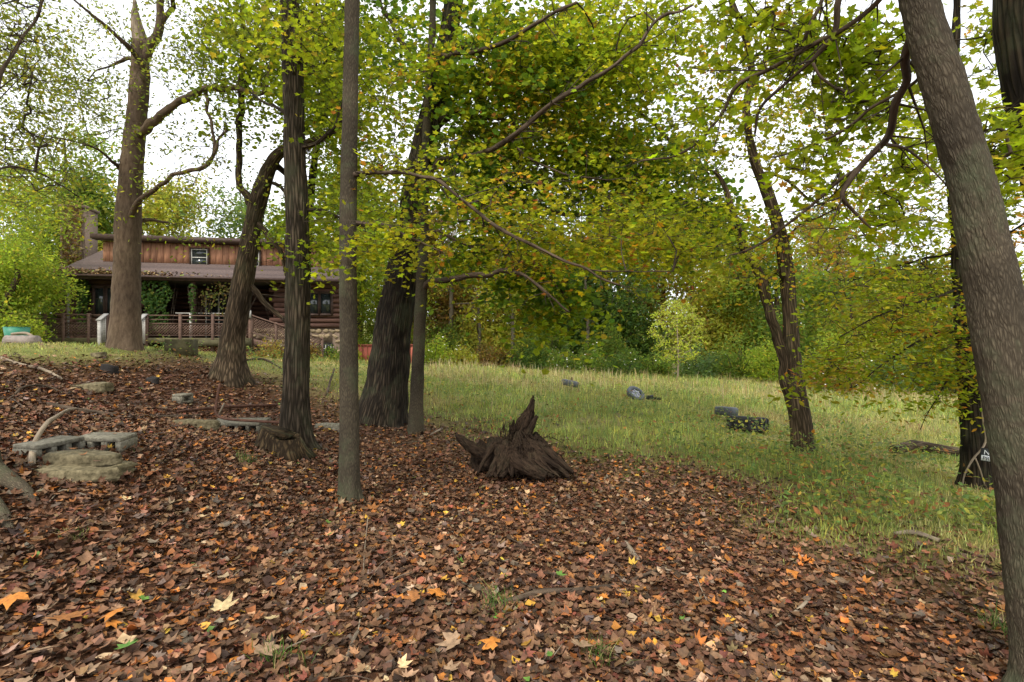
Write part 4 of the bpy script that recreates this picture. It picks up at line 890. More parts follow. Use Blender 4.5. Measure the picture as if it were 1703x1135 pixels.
# shrubs along the meadow edge
def shrub(label, x, y, h, r, pal, n=60, nl=30, ls=.12, name='shrub', flowers=0):
    z0 = h1(x, y); b = np.array([x, y, z0]); rt = empty(name, b, label, 'shrub')
    m = 7; ends = b + np.stack([RNG.normal(0, r * .4, m), RNG.normal(0, r * .4, m), h * RNG.uniform(.4, .8, m)], -1)
    V, Q_, B = prisms(np.tile(b - [0, 0, .1], (m, 1)), ends, np.full(m, .03), np.full(m, .012), 5); mk('stems', V, Q_, M_TWIG, rt, b, {'bark': ('FLOAT_VECTOR', B)}, True)
    v = RNG.normal(0, 1, (n, 3)); v /= np.linalg.norm(v, axis=1)[:, None]; v *= RNG.uniform(.4, 1, (n, 1)) * (1 + .3 * vnoise(v * 2 + x)[:, None])
    T = b + np.stack([v[:, 0] * r, v[:, 1] * r, np.abs(v[:, 2]) * h], -1)
    crown(rt, b, np.vstack([ends, (ends + b) / 2]), T, OVAL, ls, nl, .2 + .03 * r, pal, step=.3, rmax=.015, flat=.7, tilt=.8, twk=3)
    if flowers:
        q = T[RNG.integers(0, n, flowers)] + RNG.normal(0, .15, (flowers, 3)) + [0, 0, .15]
        V, f, C = leaves(STAR, q, .07 + .0015 * y, .6, np.tile([.75, .74, .7], (flowers, 1))); o = mk('flowers', V, f, M_LITTER, rt, b, {'Col': ('FLOAT_COLOR', C)}); o['kind'] = 'stuff'
    return rt
SH = [(720, 26.5, 1.5, .9, p_bright, 'leafy weed clump with white flowers right of the red fence', 60), (765, 28, 1.2, .8, p_yel, 'pale weed clump with seed heads at the meadow edge', 40), (815, 30, 1.6, 1.2, p_rust, 'reddish bramble at the wood edge above the stump', 0),
      (880, 29.5, 1.7, 1.4, p_dark, 'dark low bramble at the middle of the meadow edge', 0), (935, 28.5, 1.2, .9, p_mid, 'green weed clump with white asters behind the meadow post', 70), (985, 28, 1.4, 1.1, p_mid, 'green bramble with asters right of the meadow post', 50),
      (1040, 27, 1.5, 1.3, p_dark, 'dark shrub left of the sapling', 20), (1090, 27, 1.3, 1.0, p_mid, 'green shrub at the foot of the sapling', 20), (1165, 27, 1.9, 1.5, p_blue, 'greyish green shrub right of the sapling', 20), (1225, 26, 2.2, 1.5, p_mid, 'leafy green shrub left of the forked trunk', 0),
      (1285, 24, 2.3, 1.2, p_bright, 'bright green shrub behind the forked trunk', 0), (1375, 22, 2.6, 1.7, p_bright, 'bright bushy thicket right of the forked trunk', 30), (1440, 23, 2.6, 1.9, p_yel, 'yellow green thicket behind the drooping branches', 30), (1400, 19, 1.3, 1.2, p_rust, 'brown dry bramble in front of the bright thicket', 60),
      (1500, 21, 2.2, 1.7, p_blue, 'grey green thicket with white flowers at the right', 60), (1570, 20, 2.4, 1.6, p_mid, 'green thicket behind the vine clad trunk', 20), (1660, 19, 2.4, 1.6, p_yel, 'yellow green thicket behind the grey foreground trunk', 0),
      (578, 23.4, 1.3, .5, p_bright, 'bright green shrub between the slim trunk and the red fence', 0), (-18, 16, 1.5, 1.1, p_bright, 'low bright shrub behind the green tub', 0), (548, 22.2, .7, .9, p_mid, 'weeds at the foot of the stone wall', 20),
      (448, 19.6, 1.0, .6, p_rust, 'dry brown vines tangled beside the side stair', 10), (508, 20.6, .8, .6, p_rust, 'dry weeds in front of the small basement window', 14), (905, 31, 3.2, 1.8, p_mid, 'round green bush under the dark trees of the wood edge', 0),
      (800, 32, 3.0, 1.7, p_yel, 'olive bush beneath the tall trees right of the slim trunk', 0), (1010, 30.5, 3.0, 1.8, p_mid, 'large green bush at the wood edge left of the sapling', 0), (745, 31, 2.8, 1.5, p_mid, 'green bush at the wood edge near the red fence', 0)]
for (px, Y, h, r_, pal, lab, fl) in SH:
    shrub(lab, FX(px, Y), Y, h, r_, pal, n=int(40 + 26 * r_ * h / 2), ls=.09 + .0036 * Y, flowers=fl)

# sapling in the meadow
x, y = FX(1127, 24), 24.0; b = np.array([x, y, h1(x, y)]); rt = empty('sapling', b, 'young pale green sapling standing alone in the far meadow', 'sapling')
pts = np.array([b + [0, 0, -.1], b + [.03, 0, 1.2], b + [-.02, 0, 2.4], b + [.0, 0, 3.6]]); V, Fc, B = tube(pts, [.045, .035, .022, .006], 10, step=.15, disp=disp_smooth(.004)); mk('trunk', V, Fc, M_PALEWOOD, rt, b, {'bark': ('FLOAT_VECTOR', B)}, True)
n = 190; hh = RNG.uniform(.9, 3.7, n); rr = 1.35 * np.sin(np.clip((hh - .4) / 3.5, 0, 1) * math.pi) ** .7 * RNG.uniform(.2, 1, n) ** .5; a = RNG.uniform(0, 6.28, n)
crown(rt, b, resample(pts, [1] * 4, .2)[0][2:], b + np.stack([rr * np.cos(a), rr * np.sin(a), hh + .2 * rr], -1), BEECH, .12, 8, .13, PG((3, (.34, .45, .07)), (2, (.42, .48, .09)), (1, (.46, .42, .08))), step=.25, rmax=.012, tilt=.6, twigmat=M_PALEWOOD)

# ------------------------------------------------------------------ house
HA = np.array([-18.2, 20.5]); TH = math.radians(10.65); HC, HS = math.cos(TH), math.sin(TH)
def LX(px, d): t = (px - 851.5) / F; return (t * (HA[1] + d * HC) - HA[0] + d * HS) / (HC - t * HS)
def LZ(px, py, d): return CAMZ - (py - 567.5) / F * (HA[1] + LX(px, d) * HS + d * HC)
def L2W(X_, d): return HA[0] + X_ * HC - d * HS, HA[1] + X_ * HS + d * HC
M_LOG = simple_mat('stained_log', (.085, .042, .030), .75, .4, 3., stretch=(1, 8, 8), bump=.5)
M_LOGBACK = simple_mat('log_chinking', (.045, .028, .022), .9)
M_SIDING = simple_mat('orange_brown_siding', (.36, .18, .11), .8, .25, 2.5, stretch=(8, 8, .8), bump=.3)
M_TRIM = simple_mat('dark_brown_trim', (.06, .036, .028), .6, .3)
M_SHINGLE = simple_mat('grey_brown_shingles', (.115, .085, .078), .95, .35, 14., stretch=(1, 3, 3), bump=.6)
M_STONE = simple_mat('tan_fieldstone', (.30, .21, .115), .9, .4, 5., c2=(.42, .33, .21), bump=.6)
M_MORTAR = simple_mat('mortar', (.15, .11, .08), .95, .25, 20.)
M_DECK = simple_mat('weathered_deck', (.115, .07, .052), .85, .35, 4., stretch=(1, 6, 6), bump=.4)
M_DECKG = simple_mat('mossy_deck_beam', (.10, .088, .045), .9, .35, 5., bump=.4)
M_GREYWOOD = simple_mat('pale_grey_board', (.42, .40, .37), .85, .25, 5., stretch=(1, 1, 6), bump=.3)
M_FRAME = simple_mat('window_frame_paint', (.55, .54, .50), .6, .2)
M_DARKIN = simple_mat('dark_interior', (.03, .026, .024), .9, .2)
M_GLASS, nt_, b_ = newmat('dark_window_glass'); b_.inputs['Base Color'].default_value = (.02, .026, .026, 1); b_.inputs['Roughness'].default_value = .06; b_.inputs['Specular IOR Level'].default_value = .7

house = empty('log_house', (HA[0], HA[1], 0), 'two storey log house with orange brown upper siding behind the trees', 'house', rz=TH)
def hp(mb, name, mat, parent=None, label=None, kind=None):
    o = mb.build(name, mat, parent or house, attrs=False)
    if label: o['label'] = label
    if kind: o['kind'] = kind
    return o
XL, XR = LX(96, 0), LX(568, 0); X1, X2 = LX(236, 0), LX(456, 0)
WZ = 4.12
def log_wall(x0, x1, d, z0, z1, label=None):
    w = hp(MB().box(x0, d + .04, z0, x1, d + .2, z1), 'wall', M_LOGBACK, label=label)
    n_ = int(round((z1 - z0) / .225)); st = (z1 - z0) / n_
    me = None
    for i in range(n_):
        z_ = z0 + st * (i + .5); e = .18 * (i % 2)
        mb = MB(); V, Q_, B = tube([(x0 - e, d, z_), ((x0 + x1) / 2, d + RNG.normal(0, .008), z_ + RNG.normal(0, .006)), (x1 + e, d, z_)], [st * .5, st * .49, st * .5], 10)
        mb.add(V, Q_, B); mb.build('log', M_LOG, w, smooth=True, attrs=False)
    return w
log_wall(XL, X1, 0, 1.35, WZ); log_wall(X2, XR, 0, 2.17, WZ); log_wall(X1 - .1, X2 + .1, 2.3, 1.72, WZ)
hp(MB().box(XL - .02, .2, .6, XL + .2, 8, WZ).box(XR - .2, .2, .4, XR, 8, WZ).box(XL, 7.8, .4, XR, 8, WZ).box(X1 - .12, .2, 1.7, X1, 2.3, WZ).box(X2, .2, 1.7, X2 + .12, 2.3, WZ), 'side_wall', M_LOG)
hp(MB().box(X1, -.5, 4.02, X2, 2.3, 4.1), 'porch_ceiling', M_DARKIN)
# roof: lower slope, ridge, back slope, dormer roof
m_ = .45; ED, EZ = -.75, 4.20; RD = 4.3; RZ = EZ + (RD - ED) * m_; xa, xb = LX(84, ED), XR + .35
def slab(x0, x1, d0, z0, d1, z1, th): 
    c = [(x0, d0, z0), (x1, d0, z0), (x1, d1, z1), (x0, d1, z1)]
    return MB().add(np.array([(a, b, c_ - th) for a, b, c_ in c] + c), np.array([[0,3,2,1],[4,5,6,7],[0,1,5,4],[1,2,6,5],[2,3,7,6],[3,0,4,7]]))
roof = hp(slab(xa, xb, ED, EZ, RD, RZ, .10), 'roof', M_SHINGLE)
hp(slab(xa, xb, RD + .005, RZ, 8.6, RZ - (8.6 - RD) * m_, .10), 'roof', M_SHINGLE)
for i in range(11):   # shingle courses with a real step
    d0 = ED + .02 + i * .15; z0 = EZ + (d0 - ED) * m_
    V = np.array([(xa, d0, z0 + .004), (xb, d0, z0 + .004), (xb, d0 + .16, z0 + .16 * m_ + .004), (xa, d0 + .16, z0 + .16 * m_ + .004)]); V2 = V + np.array([[0, 0, .013]] * 2 + [[0, 0, .003]] * 2)
    mb = MB().add(np.vstack([V, V2]), np.array([[4,5,6,7],[0,1,5,4],[1,2,6,5],[3,0,4,7]])); hp(mb, 'shingle_course', M_SHINGLE, roof)
hp(MB().box(xa, ED - .03, EZ - .17, xb, ED - .003, EZ + .01), 'fascia', M_TRIM, roof)
hp(MB().bar((xa, ED - .09, EZ - .03), (xb, ED - .09, EZ - .06), .10, .08), 'gutter', M_TRIM, roof)
DX0, DX1, DD = LX(171, .9), XR + .05, .9; DZ0 = EZ + (DD - ED) * m_; DZ1 = 5.82
dorm = hp(MB().box(DX0, DD + .03, DZ0 - .2, DX1, DD + .15, DZ1).box(DX0, DD + .15, DZ0 - .2, DX0 + .1, RD, DZ1), 'dormer_wall', M_TRIM)
nb = 38; bw = (DX1 - DX0) / nb
for i in range(nb):
    x_ = DX0 + i * bw; mb = MB().box(x_ + .008, DD - .005 - RNG.uniform(0, .006), DZ0 + .02, x_ + bw - .008, DD + .028, DZ1 - .003); hp(mb, 'siding_board', M_SIDING, dorm)
hp(slab(DX0 - .25, DX1 + .3, DD - .38, 6.03, RD, RZ + .06, .07), 'dormer_roof', M_SHINGLE)
hp(MB().box(DX0 - .25, DD - .41, 5.84, DX1 + .3, DD - .385, 6.05).box(DX0 - .2, DD - .385, 5.83, DX1 + .2, DD, 5.86), 'fascia', M_TRIM)
hp(MB().add(np.array([(XL, .1, 4.1), (XL, 7.9, 4.1), (XL, RD, RZ - .12), (XL + .1, .1, 4.1), (XL + .1, 7.9, 4.1), (XL + .1, RD, RZ - .12)]), [np.array([[0, 2, 1], [3, 4, 5]]), np.array([[0, 3, 5, 2], [1, 2, 5, 4]])])
   .add(np.array([(XR, .1, 4.1), (XR, 7.9, 4.1), (XR, RD, RZ - .12), (XR - .1, .1, 4.1), (XR - .1, 7.9, 4.1), (XR - .1, RD, RZ - .12)]), [np.array([[0, 1, 2], [3, 5, 4]]), np.array([[0, 2, 5, 3], [1, 4, 5, 2]])]), 'gable', M_TRIM)
def window(x0, x1, z0, z1, d, fm, cols=1, rows=2, fw=.06, mw=.035, label=None, par=None, bar=None):
    mb = MB().box(x0 - fw, d - .07, z0 - fw, x0, d + .04, z1 + fw).box(x1, d - .07, z0 - fw, x1 + fw, d + .04, z1 + fw).box(x0, d - .068, z0 - fw, x1, d + .04, z0).box(x0, d - .068, z1, x1, d + .04, z1 + fw)
    w = hp(mb, 'window', bar or M_TRIM, par, label=label)
    mb = MB().box(x0 + .002, d - .05, z0 + .002, x0 + mw, d, z1 - .002).box(x1 - mw, d - .05, z0 + .002, x1 - .002, d, z1 - .002).box(x0 + mw, d - .048, z0 + .002, x1 - mw, d, z0 + mw).box(x0 + mw, d - .048, z1 - mw, x1 - mw, d, z1 - .002)
    for i in range(1, cols): a = x0 + (x1 - x0) * i / cols; mb.box(a - mw / 2, d - .046, z0 + mw, a + mw / 2, d, z1 - mw)
    for i in range(1, rows): a = z0 + (z1 - z0) * i / rows; mb.box(x0 + mw, d - .044, a - mw / 2, x1 - mw, d, a + mw / 2)
    hp(mb, 'sash', fm, w)
    for i in range(cols):
        for j in range(rows):
            a0 = x0 + (x1 - x0) * i / cols + mw * .4; a1 = x0 + (x1 - x0) * (i + 1) / cols - mw * .4; c0 = z0 + (z1 - z0) * j / rows + mw * .4; c1 = z0 + (z1 - z0) * (j + 1) / rows - mw * .4
            hp(MB().box(a0, d - .026, c0, a1, d - .016, c1), 'pane', M_GLASS, w)
    return w
window(LX(319, DD), LX(346, DD), LZ(330, 443, DD), LZ(330, 415, DD), DD - .03, M_FRAME)
window(LX(419, DD), LX(432, DD), LZ(426, 444, DD), LZ(426, 419, DD), DD - .03, M_FRAME)
window(LX(160, 0), LX(177, 0), LZ(168, 525, 0), LZ(168, 479, 0), -.1, M_TRIM, rows=1)
window(LX(180, 0), LX(198, 0), LZ(188, 525, 0), LZ(188, 479, 0), -.1, M_TRIM, rows=1)
window(LX(513, 0), LX(531, 0), LZ(520, 523, 0), LZ(520, 488, 0), -.1, M_TRIM, rows=1)
window(LX(533, 0), LX(552, 0), LZ(540, 523, 0), LZ(540, 488, 0), -.1, M_TRIM, rows=1)
dr = hp(MB().box(LX(345, 2.2) - .06, 2.1, 1.74, LX(345, 2.2), 2.2, 3.8).box(LX(385, 2.2), 2.1, 1.74, LX(385, 2.2) + .06, 2.2, 3.8).box(LX(365, 2.2) - .03, 2.1, 1.74, LX(365, 2.2) + .03, 2.2, 3.74).box(LX(345, 2.2), 2.102, 3.74, LX(385, 2.2), 2.2, 3.8), 'sliding_door', M_FRAME)
hp(MB().box(LX(345, 2.2) + .002, 2.14, 1.76, LX(365, 2.2) - .032, 2.15, 3.735), 'pane', M_GLASS, dr); hp(MB().box(LX(365, 2.2) + .032, 2.14, 1.76, LX(385, 2.2) - .002, 2.15, 3.735), 'pane', M_GLASS, dr)
# stone foundation
fx0 = LX(398, 0); found = hp(MB().box(fx0, .03, .2, LX(530, 0), .25, 2.165).box(LX(530, 0), .03, .2, LX(553, 0), .25, .82).box(LX(530, 0), .03, 1.52, LX(553, 0), .25, 2.165).box(LX(553, 0), .03, .2, XR, .25, 2.165), 'foundation', M_MORTAR)
stm = []
for i in range(8):
    k_ = 7; an = np.sort(RNG.uniform(0, 6.28, k_) * .25 + np.arange(k_) * 6.283 / k_); rr = RNG.uniform(.42, .56, k_)
    ring = np.stack([np.cos(an) * rr, np.zeros(k_), np.sin(an) * rr], -1); V = np.vstack([ring + [0, .3, 0], ring, ring * .72 + [0, -.22, 0], [[0, -.27, 0]]]); j = np.arange(k_); j2 = (j + 1) % k_
    o = mk('stone', V, [np.vstack([np.stack([j2, j, j + k_, j2 + k_], -1), np.stack([j2 + k_, j + k_, j + 2 * k_, j2 + 2 * k_], -1)]), np.stack([j2 + 2 * k_, j + 2 * k_, np.full(k_, 3 * k_)], -1)], M_STONE); stm.append(o.data); bpy.data.objects.remove(o)
def stones(par, x0, x1, z0, z1, d, s, holes=(), axis=0):
    nz_ = int((z1 - z0) / (s * .78)); 
    for r_ in range(nz_):
        nx_ = int((x1 - x0) / s)
        for c_ in range(nx_):
            a = x0 + (c_ + .5 + .5 * (r_ % 2) * .9 + RNG.uniform(-.12, .12)) * (x1 - x0) / nx_; b = z0 + (r_ + .5) * (z1 - z0) / nz_ + RNG.uniform(-.02, .02)
            if a > x1 - s * .3: continue
            if any(h0 - s * .5 < a < h1_ + s * .5 and g0 - s * .35 < b < g1_ + s * .35 for h0, h1_, g0, g1_ in holes): continue
            o = bpy.data.objects.new('stone', random.choice(stm)); COL.objects.link(o); o.parent = par
            o.location = (a, d, b) if axis == 0 else (d, a, b); o.scale = (s * RNG.uniform(.9, 1.18), .16, s * RNG.uniform(.74, .95)); o.rotation_euler = (0, RNG.uniform(-.4, .4), math.radians(90 * axis))
stones(found, fx0, XR, .55, 2.16, .02, .27, [(LX(530, 0), LX(553, 0), .82, 1.52)])
window(LX(532, 0), LX(551, 0), .86, 1.47, .06, M_GREYWOOD, cols=2, rows=3, mw=.03, fw=.05, bar=M_DARKIN, par=found)
# chimney
cx0, cx1, cd0 = LX(100, 2.6), LX(141, 2.6), 2.6
chim = hp(MB().box(cx0, cd0, .6, cx1, cd0 + .95, 7.55).box(cx0 - .06, cd0 - .06, 7.55, cx1 + .06, cd0 + 1.01, 7.68), 'chimney', M_MORTAR)
stones(chim, cx0, cx1, 4.0, 7.5, cd0 - .01, .25)
hp(MB().tube([(LX(113, -.3), -.28, 1.5), (LX(113, -.3), -.28, 3.9), (LX(113, -.3), -.7, 4.1)], .045, 8), 'downspout', M_GREYWOOD)
for px in (322, 413): hp(MB().box(LX(px, -.55) - .07, -.62, 1.73, LX(px, -.55) + .07, -.48, 4.02), 'porch_post', M_LOG)

# porch deck: its own thing
deck = empty('porch_deck', (HA[0], HA[1], 0), 'weathered raised porch deck with lattice railing in front of the log house', 'deck', rz=TH)
def dp(mb, name, mat, parent=None, kind=None, label=None):
    o = mb.build(name, mat, parent or deck, attrs=False)
    if kind: o['kind'] = kind
    if label: o['label'] = label
    return o
D0 = -1.75; FZ = 1.72; dx0, dx1 = LX(44, D0), LX(416, D0)
k_ = int((dx1 - dx0) / .30)
for i in range(k_): a = dx0 + i * (dx1 - dx0) / k_; dp(MB().box(a + .006, D0, FZ - .035, a + (dx1 - dx0) / k_ - .006, -.12 if (a < X1 - .4) else 2.0, FZ), 'deck_board', M_DECK)
dp(MB().box(dx0, D0 - .04, FZ - .20, dx1, D0 - .003, FZ - .002), 'rim_beam', M_DECKG)
dp(MB().box(LX(296, D0), D0 - .16, FZ - .32, dx1 + .05, D0 - .045, FZ - .08), 'beam', M_DECKG)
gx0, gx1 = LX(178, D0), LX(243, D0)
def lattice(x0, x1, z0, z1, d, zs=None, sp=.105, mat=M_DECK):
    """diagonal slats clipped to a bay; zs = drop of the right end"""
    mb = MB(); h_ = z1 - z0; sl = (zs or 0) / (x1 - x0)
    for sgn, dd in ((1, 0), (-1, .012)):
        c_ = x0 - h_
        while c_ < x1 + h_:
            # line x = c + sgn*t , z = t
            t0, t1 = (max(0, x0 - c_), min(h_, x1 - c_)) if sgn > 0 else (max(0, c_ - x1), min(h_, c_ - x0))
            if t1 - t0 > .04: a, b = c_ + sgn * t0, c_ + sgn * t1; mb.bar((a, d + dd, z0 + t0 - sl * (a - x0)), (b, d + dd, z0 + t1 - sl * (b - x0)), .008, .03, up=(0, 1, 0)) if False else mb.bar((a, d + dd, z0 + t0 - sl * (a - x0)), (b, d + dd, z0 + t1 - sl * (b - x0)), .03, .008, up=(0, 1, 0))
            c_ += sp
    return dp(mb, 'lattice', mat, kind='stuff')
posts = [46, 76, 106, 148, 177, 244, 300, 354, 416]
for a, b in zip(posts[:-1], posts[1:]):
    if (a, b) == (177, 244): continue
    xa_, xb_ = LX(a, D0) + .05, LX(b, D0) - .05
    dp(MB().box(xa_, D0 - .03, 2.56, xb_, D0 + .03, 2.60), 'rail', M_DECK); dp(MB().box(xa_, D0 - .02, 2.40, xb_, D0 + .02, 2.44), 'rail', M_DECK); dp(MB().box(xa_, D0 - .02, 2.25, xb_, D0 + .02, 2.29), 'rail', M_DECK)
    dp(MB().box(xa_, D0 - .02, 1.79, xb_, D0 + .02, 1.83), 'rail', M_DECK)
    lattice(xa_, xb_, 1.83, 2.25, D0)
for px in posts: dp(MB().box(LX(px, D0) - .048, D0 - .05, FZ - .9, LX(px, D0) + .048, D0 + .05, 2.64), 'railing_post', M_DECK)
lattice(LX(298, D0), LX(414, D0), .80, 1.38, D0 + .05, mat=M_SIDING); lattice(LX(60, D0), LX(175, D0), 1.2, 1.52, D0 + .05)
dp(MB().box(LX(414, D0) , D0 - .05, .5, LX(414, D0) + .11, D0 + .06, FZ), 'support_post', M_DECKG)
# steps towards the lawn with pale hand rails
for i in range(4): dp(MB().box(gx0 + .06, D0 - .34 - .28 * i, FZ - .2 - .17 * i, gx1 - .06, D0 - .06 - .28 * i, FZ - .16 - .17 * i), 'step', M_DECK)
for xx in (gx0, gx1):
    dp(MB().bar((xx, D0 - .05, 2.62), (xx, D0 - .55, 2.36), .16, .035), 'handrail', M_GREYWOOD, label='pale grey handrail board'); dp(MB().box(xx - .045, D0 - .52, .9, xx + .045, D0 - .43, 2.36), 'railing_post', M_GREYWOOD)
    mb = MB()
    for i in range(4): mb.bar((xx, D0 - .1 - .1 * i, 1.5), (xx, D0 - .1 - .1 * i, 2.5 - .04 * i), .03, .03, up=(0, 1, 0))
    dp(mb, 'baluster', M_GREYWOOD, kind='stuff')
dp(MB().box(LX(318, -.6) - .05, -.65, FZ, LX(318, -.6) + .05, -.55, 2.75), 'railing_post', M_GREYWOOD)
for z_ in (2.6, 2.72): dp(MB().box(LX(292, -.5), -.52, z_, LX(410, -.5), -.48, z_ + .035), 'rail', M_GREYWOOD if z_ > 2.7 else M_DECK)
# side stair running down to the right
sx0, sx1 = dx1 + .06, LX(538, D0 + .3); ns = 7; zb = .82
for i in range(ns):
    a = sx0 + (sx1 - sx0) * i / ns; z_ = FZ - (FZ - zb) * (i + .6) / ns; dp(MB().box(a, D0 + .05, z_ - .04, a + (sx1 - sx0) / ns + .03, D0 + .95, z_), 'step', M_DECK)
dp(MB().bar((sx0, D0 + .02, FZ - .12), (sx1, D0 + .02, zb - .05), .05, .22), 'stringer', M_DECK)
dp(MB().bar((sx0, D0 - .02, 2.62), (sx1, D0 - .02, zb + .85), .08, .045), 'rail', M_DECK); dp(MB().bar((sx0, D0 - .02, 1.95), (sx1, D0 - .02, zb + .2), .04, .05), 'rail', M_DECK)
for f_ in (.0, .34, .67, 1.): a = sx0 + (sx1 - sx0) * f_; z_ = FZ + (zb - FZ) * f_; dp(MB().box(a - .045, D0 - .04, z_ - .5, a + .045, D0 + .04, z_ + .93), 'railing_post', M_DECK)
lattice(sx0 + .05, sx1 - .05, 2.0, 2.52, D0 - .02, zs=FZ - zb)
dp(MB().box(dx1 - .16, D0 - .1, 2.5, dx1 + .06, D0 - .055, 2.8), 'post_cap', M_GREYWOOD)
# fallen limb leaning against the corner of the house
a = np.array([*L2W(LX(432, -.9), -.9), LZ(432, 486, -.9)]); b = np.array([*L2W(LX(478, -.9), -.9), LZ(478, 540, -.9)])

# ivy and litter on the house
def ivy(label, x0, x1, z0, z1, d, n, name='ivy', pal=[(4, (.05, .11, .03)), (3, (.08, .15, .035)), (.5, (.2, .24, .05))], ex_=0):
    xs, zs = RNG.uniform(x0, x1, n), RNG.uniform(z0, z1, n); e = (RNG.uniform(0, 1, n) < .5 + 1.1 * n2(xs, zs, 1.9, 3, x0)) & (np.abs(xs - (x0 + x1) / 2) < (x1 - x0) / 2 * (.75 + .5 * n2(zs, zs * 0, 1.7, 2, x0))); xs, zs = xs[e], zs[e]; dd = d - RNG.uniform(0, .22, len(xs))
    wx, wy = HA[0] + xs * HC - dd * HS, HA[1] + xs * HS + dd * HC
    V, f, C = leaves(STAR, np.stack([wx, wy, zs], -1), RNG.uniform(.08, .15, len(xs)), .35, pick(pal, len(xs)), bias=1.1)
    m_n = 9; sx_ = RNG.uniform(x0 + .05, x1 - .05, m_n); ex = sx_ + RNG.normal(0, .15, m_n)
    p0 = np.stack([HA[0] + sx_ * HC - (d + .02) * HS, HA[1] + sx_ * HS + (d + .02) * HC, np.full(m_n, z0)], -1); p1 = np.stack([HA[0] + ex * HC - (d + .02) * HS, HA[1] + ex * HS + (d + .02) * HC, RNG.uniform(z0 + .5 * (z1 - z0), z1, m_n)], -1)
    V2, Q2, B2 = prisms(p0, p1, np.full(m_n, .012), np.full(m_n, .006), 4)
    r = empty(name, (p0[0][0], p0[0][1], z0), label, 'ivy'); org = np.array(r.location)
    o = mk('leaves', V, f, M_LEAF, r, org, {'Col': ('FLOAT_COLOR', C)}); o['kind'] = 'stuff'; mk('stems', V2, Q2, M_TWIG, r, org, {'bark': ('FLOAT_VECTOR', B2)})
ivy('dark green ivy climbing beside the left log wall window', LX(133, 0), LX(160, 0), 1.9, 4.0, -.2, 1500)
ivy('dense dark ivy curtain hanging on the porch right of the smooth trunk', LX(232, -.5), LX(290, -.5), 2.0, 4.05, -.5, 3600)
ivy('thin brown and green vines trailing over the porch opening', LX(330, -.5), LX(400, -.5), 2.6, 4.05, -.55, 420, pal=[(3, (.14, .17, .04)), (2, (.2, .14, .06))])
ivy('thin ivy strand climbing the porch post', LX(318, -.6), LX(330, -.6), 2.2, 3.9, -.7, 320)
ivy('leafy vine covering the left end of the house and eave', LX(84, 0) - .4, LX(103, 0), 1.6, 4.1, -.1, 1400)
ivy('autumn vine climbing over the stone chimney', cx0 - .15, cx1 + .2, 4.0, 7.9, cd0 - .05, 2600, pal=[(4, (.17, .10, .06)), (3, (.24, .20, .06)), (2, (.22, .12, .05)), (2, (.14, .17, .04))])
n = 1500; xs = np.clip(xa + np.abs(RNG.normal(0, 2.3, n)), xa, xb); ds = ED + np.abs(RNG.normal(0, .22, n)); k = RNG.uniform(0, 1, n) < .9; xs, ds = xs[k], ds[k]
V, f, C = leaves(STAR, np.stack([HA[0] + xs * HC - ds * HS, HA[1] + xs * HS + ds * HC, EZ + (ds - ED) * m_ + RNG.uniform(.02, .16, len(xs)) * np.exp(-(xs - xa) / 2.5)], -1), RNG.uniform(.08, .14, len(xs)), .5, pick([(4, (.26, .17, .09)), (3, (.16, .09, .05)), (1.5, (.2, .24, .05)), (1, (.38, .26, .12))], len(xs)))
o = mk('roof_leaves', V, f, M_LITTER, attrs={'Col': ('FLOAT_COLOR', C)}); tag(o, 'dead leaves and moss heaped along the left porch eave', 'dead leaves', kind='stuff')

# ------------------------------------------------------------------ red board fence
M_RED = simple_mat('faded_red_boards', (.34, .095, .065), .85, .3, 3., stretch=(6, 6, 1), bump=.3)
p0, p1 = np.array([FX(592, 23.6), 23.6]), np.array([FX(704, 25.5), 25.5]); fd = (p1 - p0); FL = np.linalg.norm(fd); fd /= FL
b = np.array([p0[0], p0[1], h1(*p0)]); fence = empty('board_fence', b, 'faded red board fence behind the leaning oak', 'fence', rz=math.atan2(fd[1], fd[0]))
nb_ = int(FL / .27)
for i in range(nb_): MB().box(i * .27 + .008, -.012, .0, i * .27 + .262, .012, .95 + RNG.uniform(-.02, .02)).build('board', M_RED, fence, attrs=False)
for x_ in np.linspace(0, FL, 4): MB().box(x_ - .05, .02, -.2, x_ + .05, .12, .98).build('post', M_RED, fence, attrs=False)
MB().box(0, -.05, .9, FL, -.016, .98).build('rail', M_RED, fence, attrs=False)

# ------------------------------------------------------------------ uprooted stump
g = G(845, 790); SY = 6.15; so = np.array([P(848, 790, SY)[0], SY, h1(P(848, 790, SY)[0], SY)])
stump = empty('uprooted_stump', so, 'dark rotten uprooted stump with jagged upright spike in the leaf litter', 'stump')
def sp_(tr, name, segs=22, amp=.02, cap=True):
    segs = segs * 2
    pts = np.array([P(a, b, SY + c) for a, b, c, w in tr]); rad = np.array([w * SY / F / 2 for a, b, c, w in tr])
    V, Fc, B = tube(pts, rad, segs, step=.02, disp=disp_furrow(amp, 60, 8, .8), seed=tr[0][0]); return mk(name, V, Fc, M_DEAD, stump, so, {'bark': ('FLOAT_VECTOR', B)}, False)
u_ = np.linspace(0, math.pi, 90)[:, None]; w_ = (np.arange(150) * 2 * math.pi / 150)[None]
D_ = np.stack([np.sin(u_) * np.cos(w_), np.sin(u_) * np.sin(w_), np.cos(u_) + 0 * w_], -1)
rr = 1 + .22 * fbm(D_ * 1.9 + 5, 3) - .22 * np.abs(vnoise(D_ * np.array([5, 5, 2.]))) + .10 * fbm(D_ * 9, 2) - .16 * np.abs(vnoise(D_ * np.array([22, 22, 5.]) + fbm(D_ * 4, 2)[..., None] * 3)) + .08 * fbm(D_ * 28, 2)
core = P(846, 768, SY + .18) + D_ * np.array([.37, .28, .29]) * rr[..., None]
i = np.arange(89)[:, None] * 150; j = np.arange(150)[None]; j2 = (j + 1) % 150
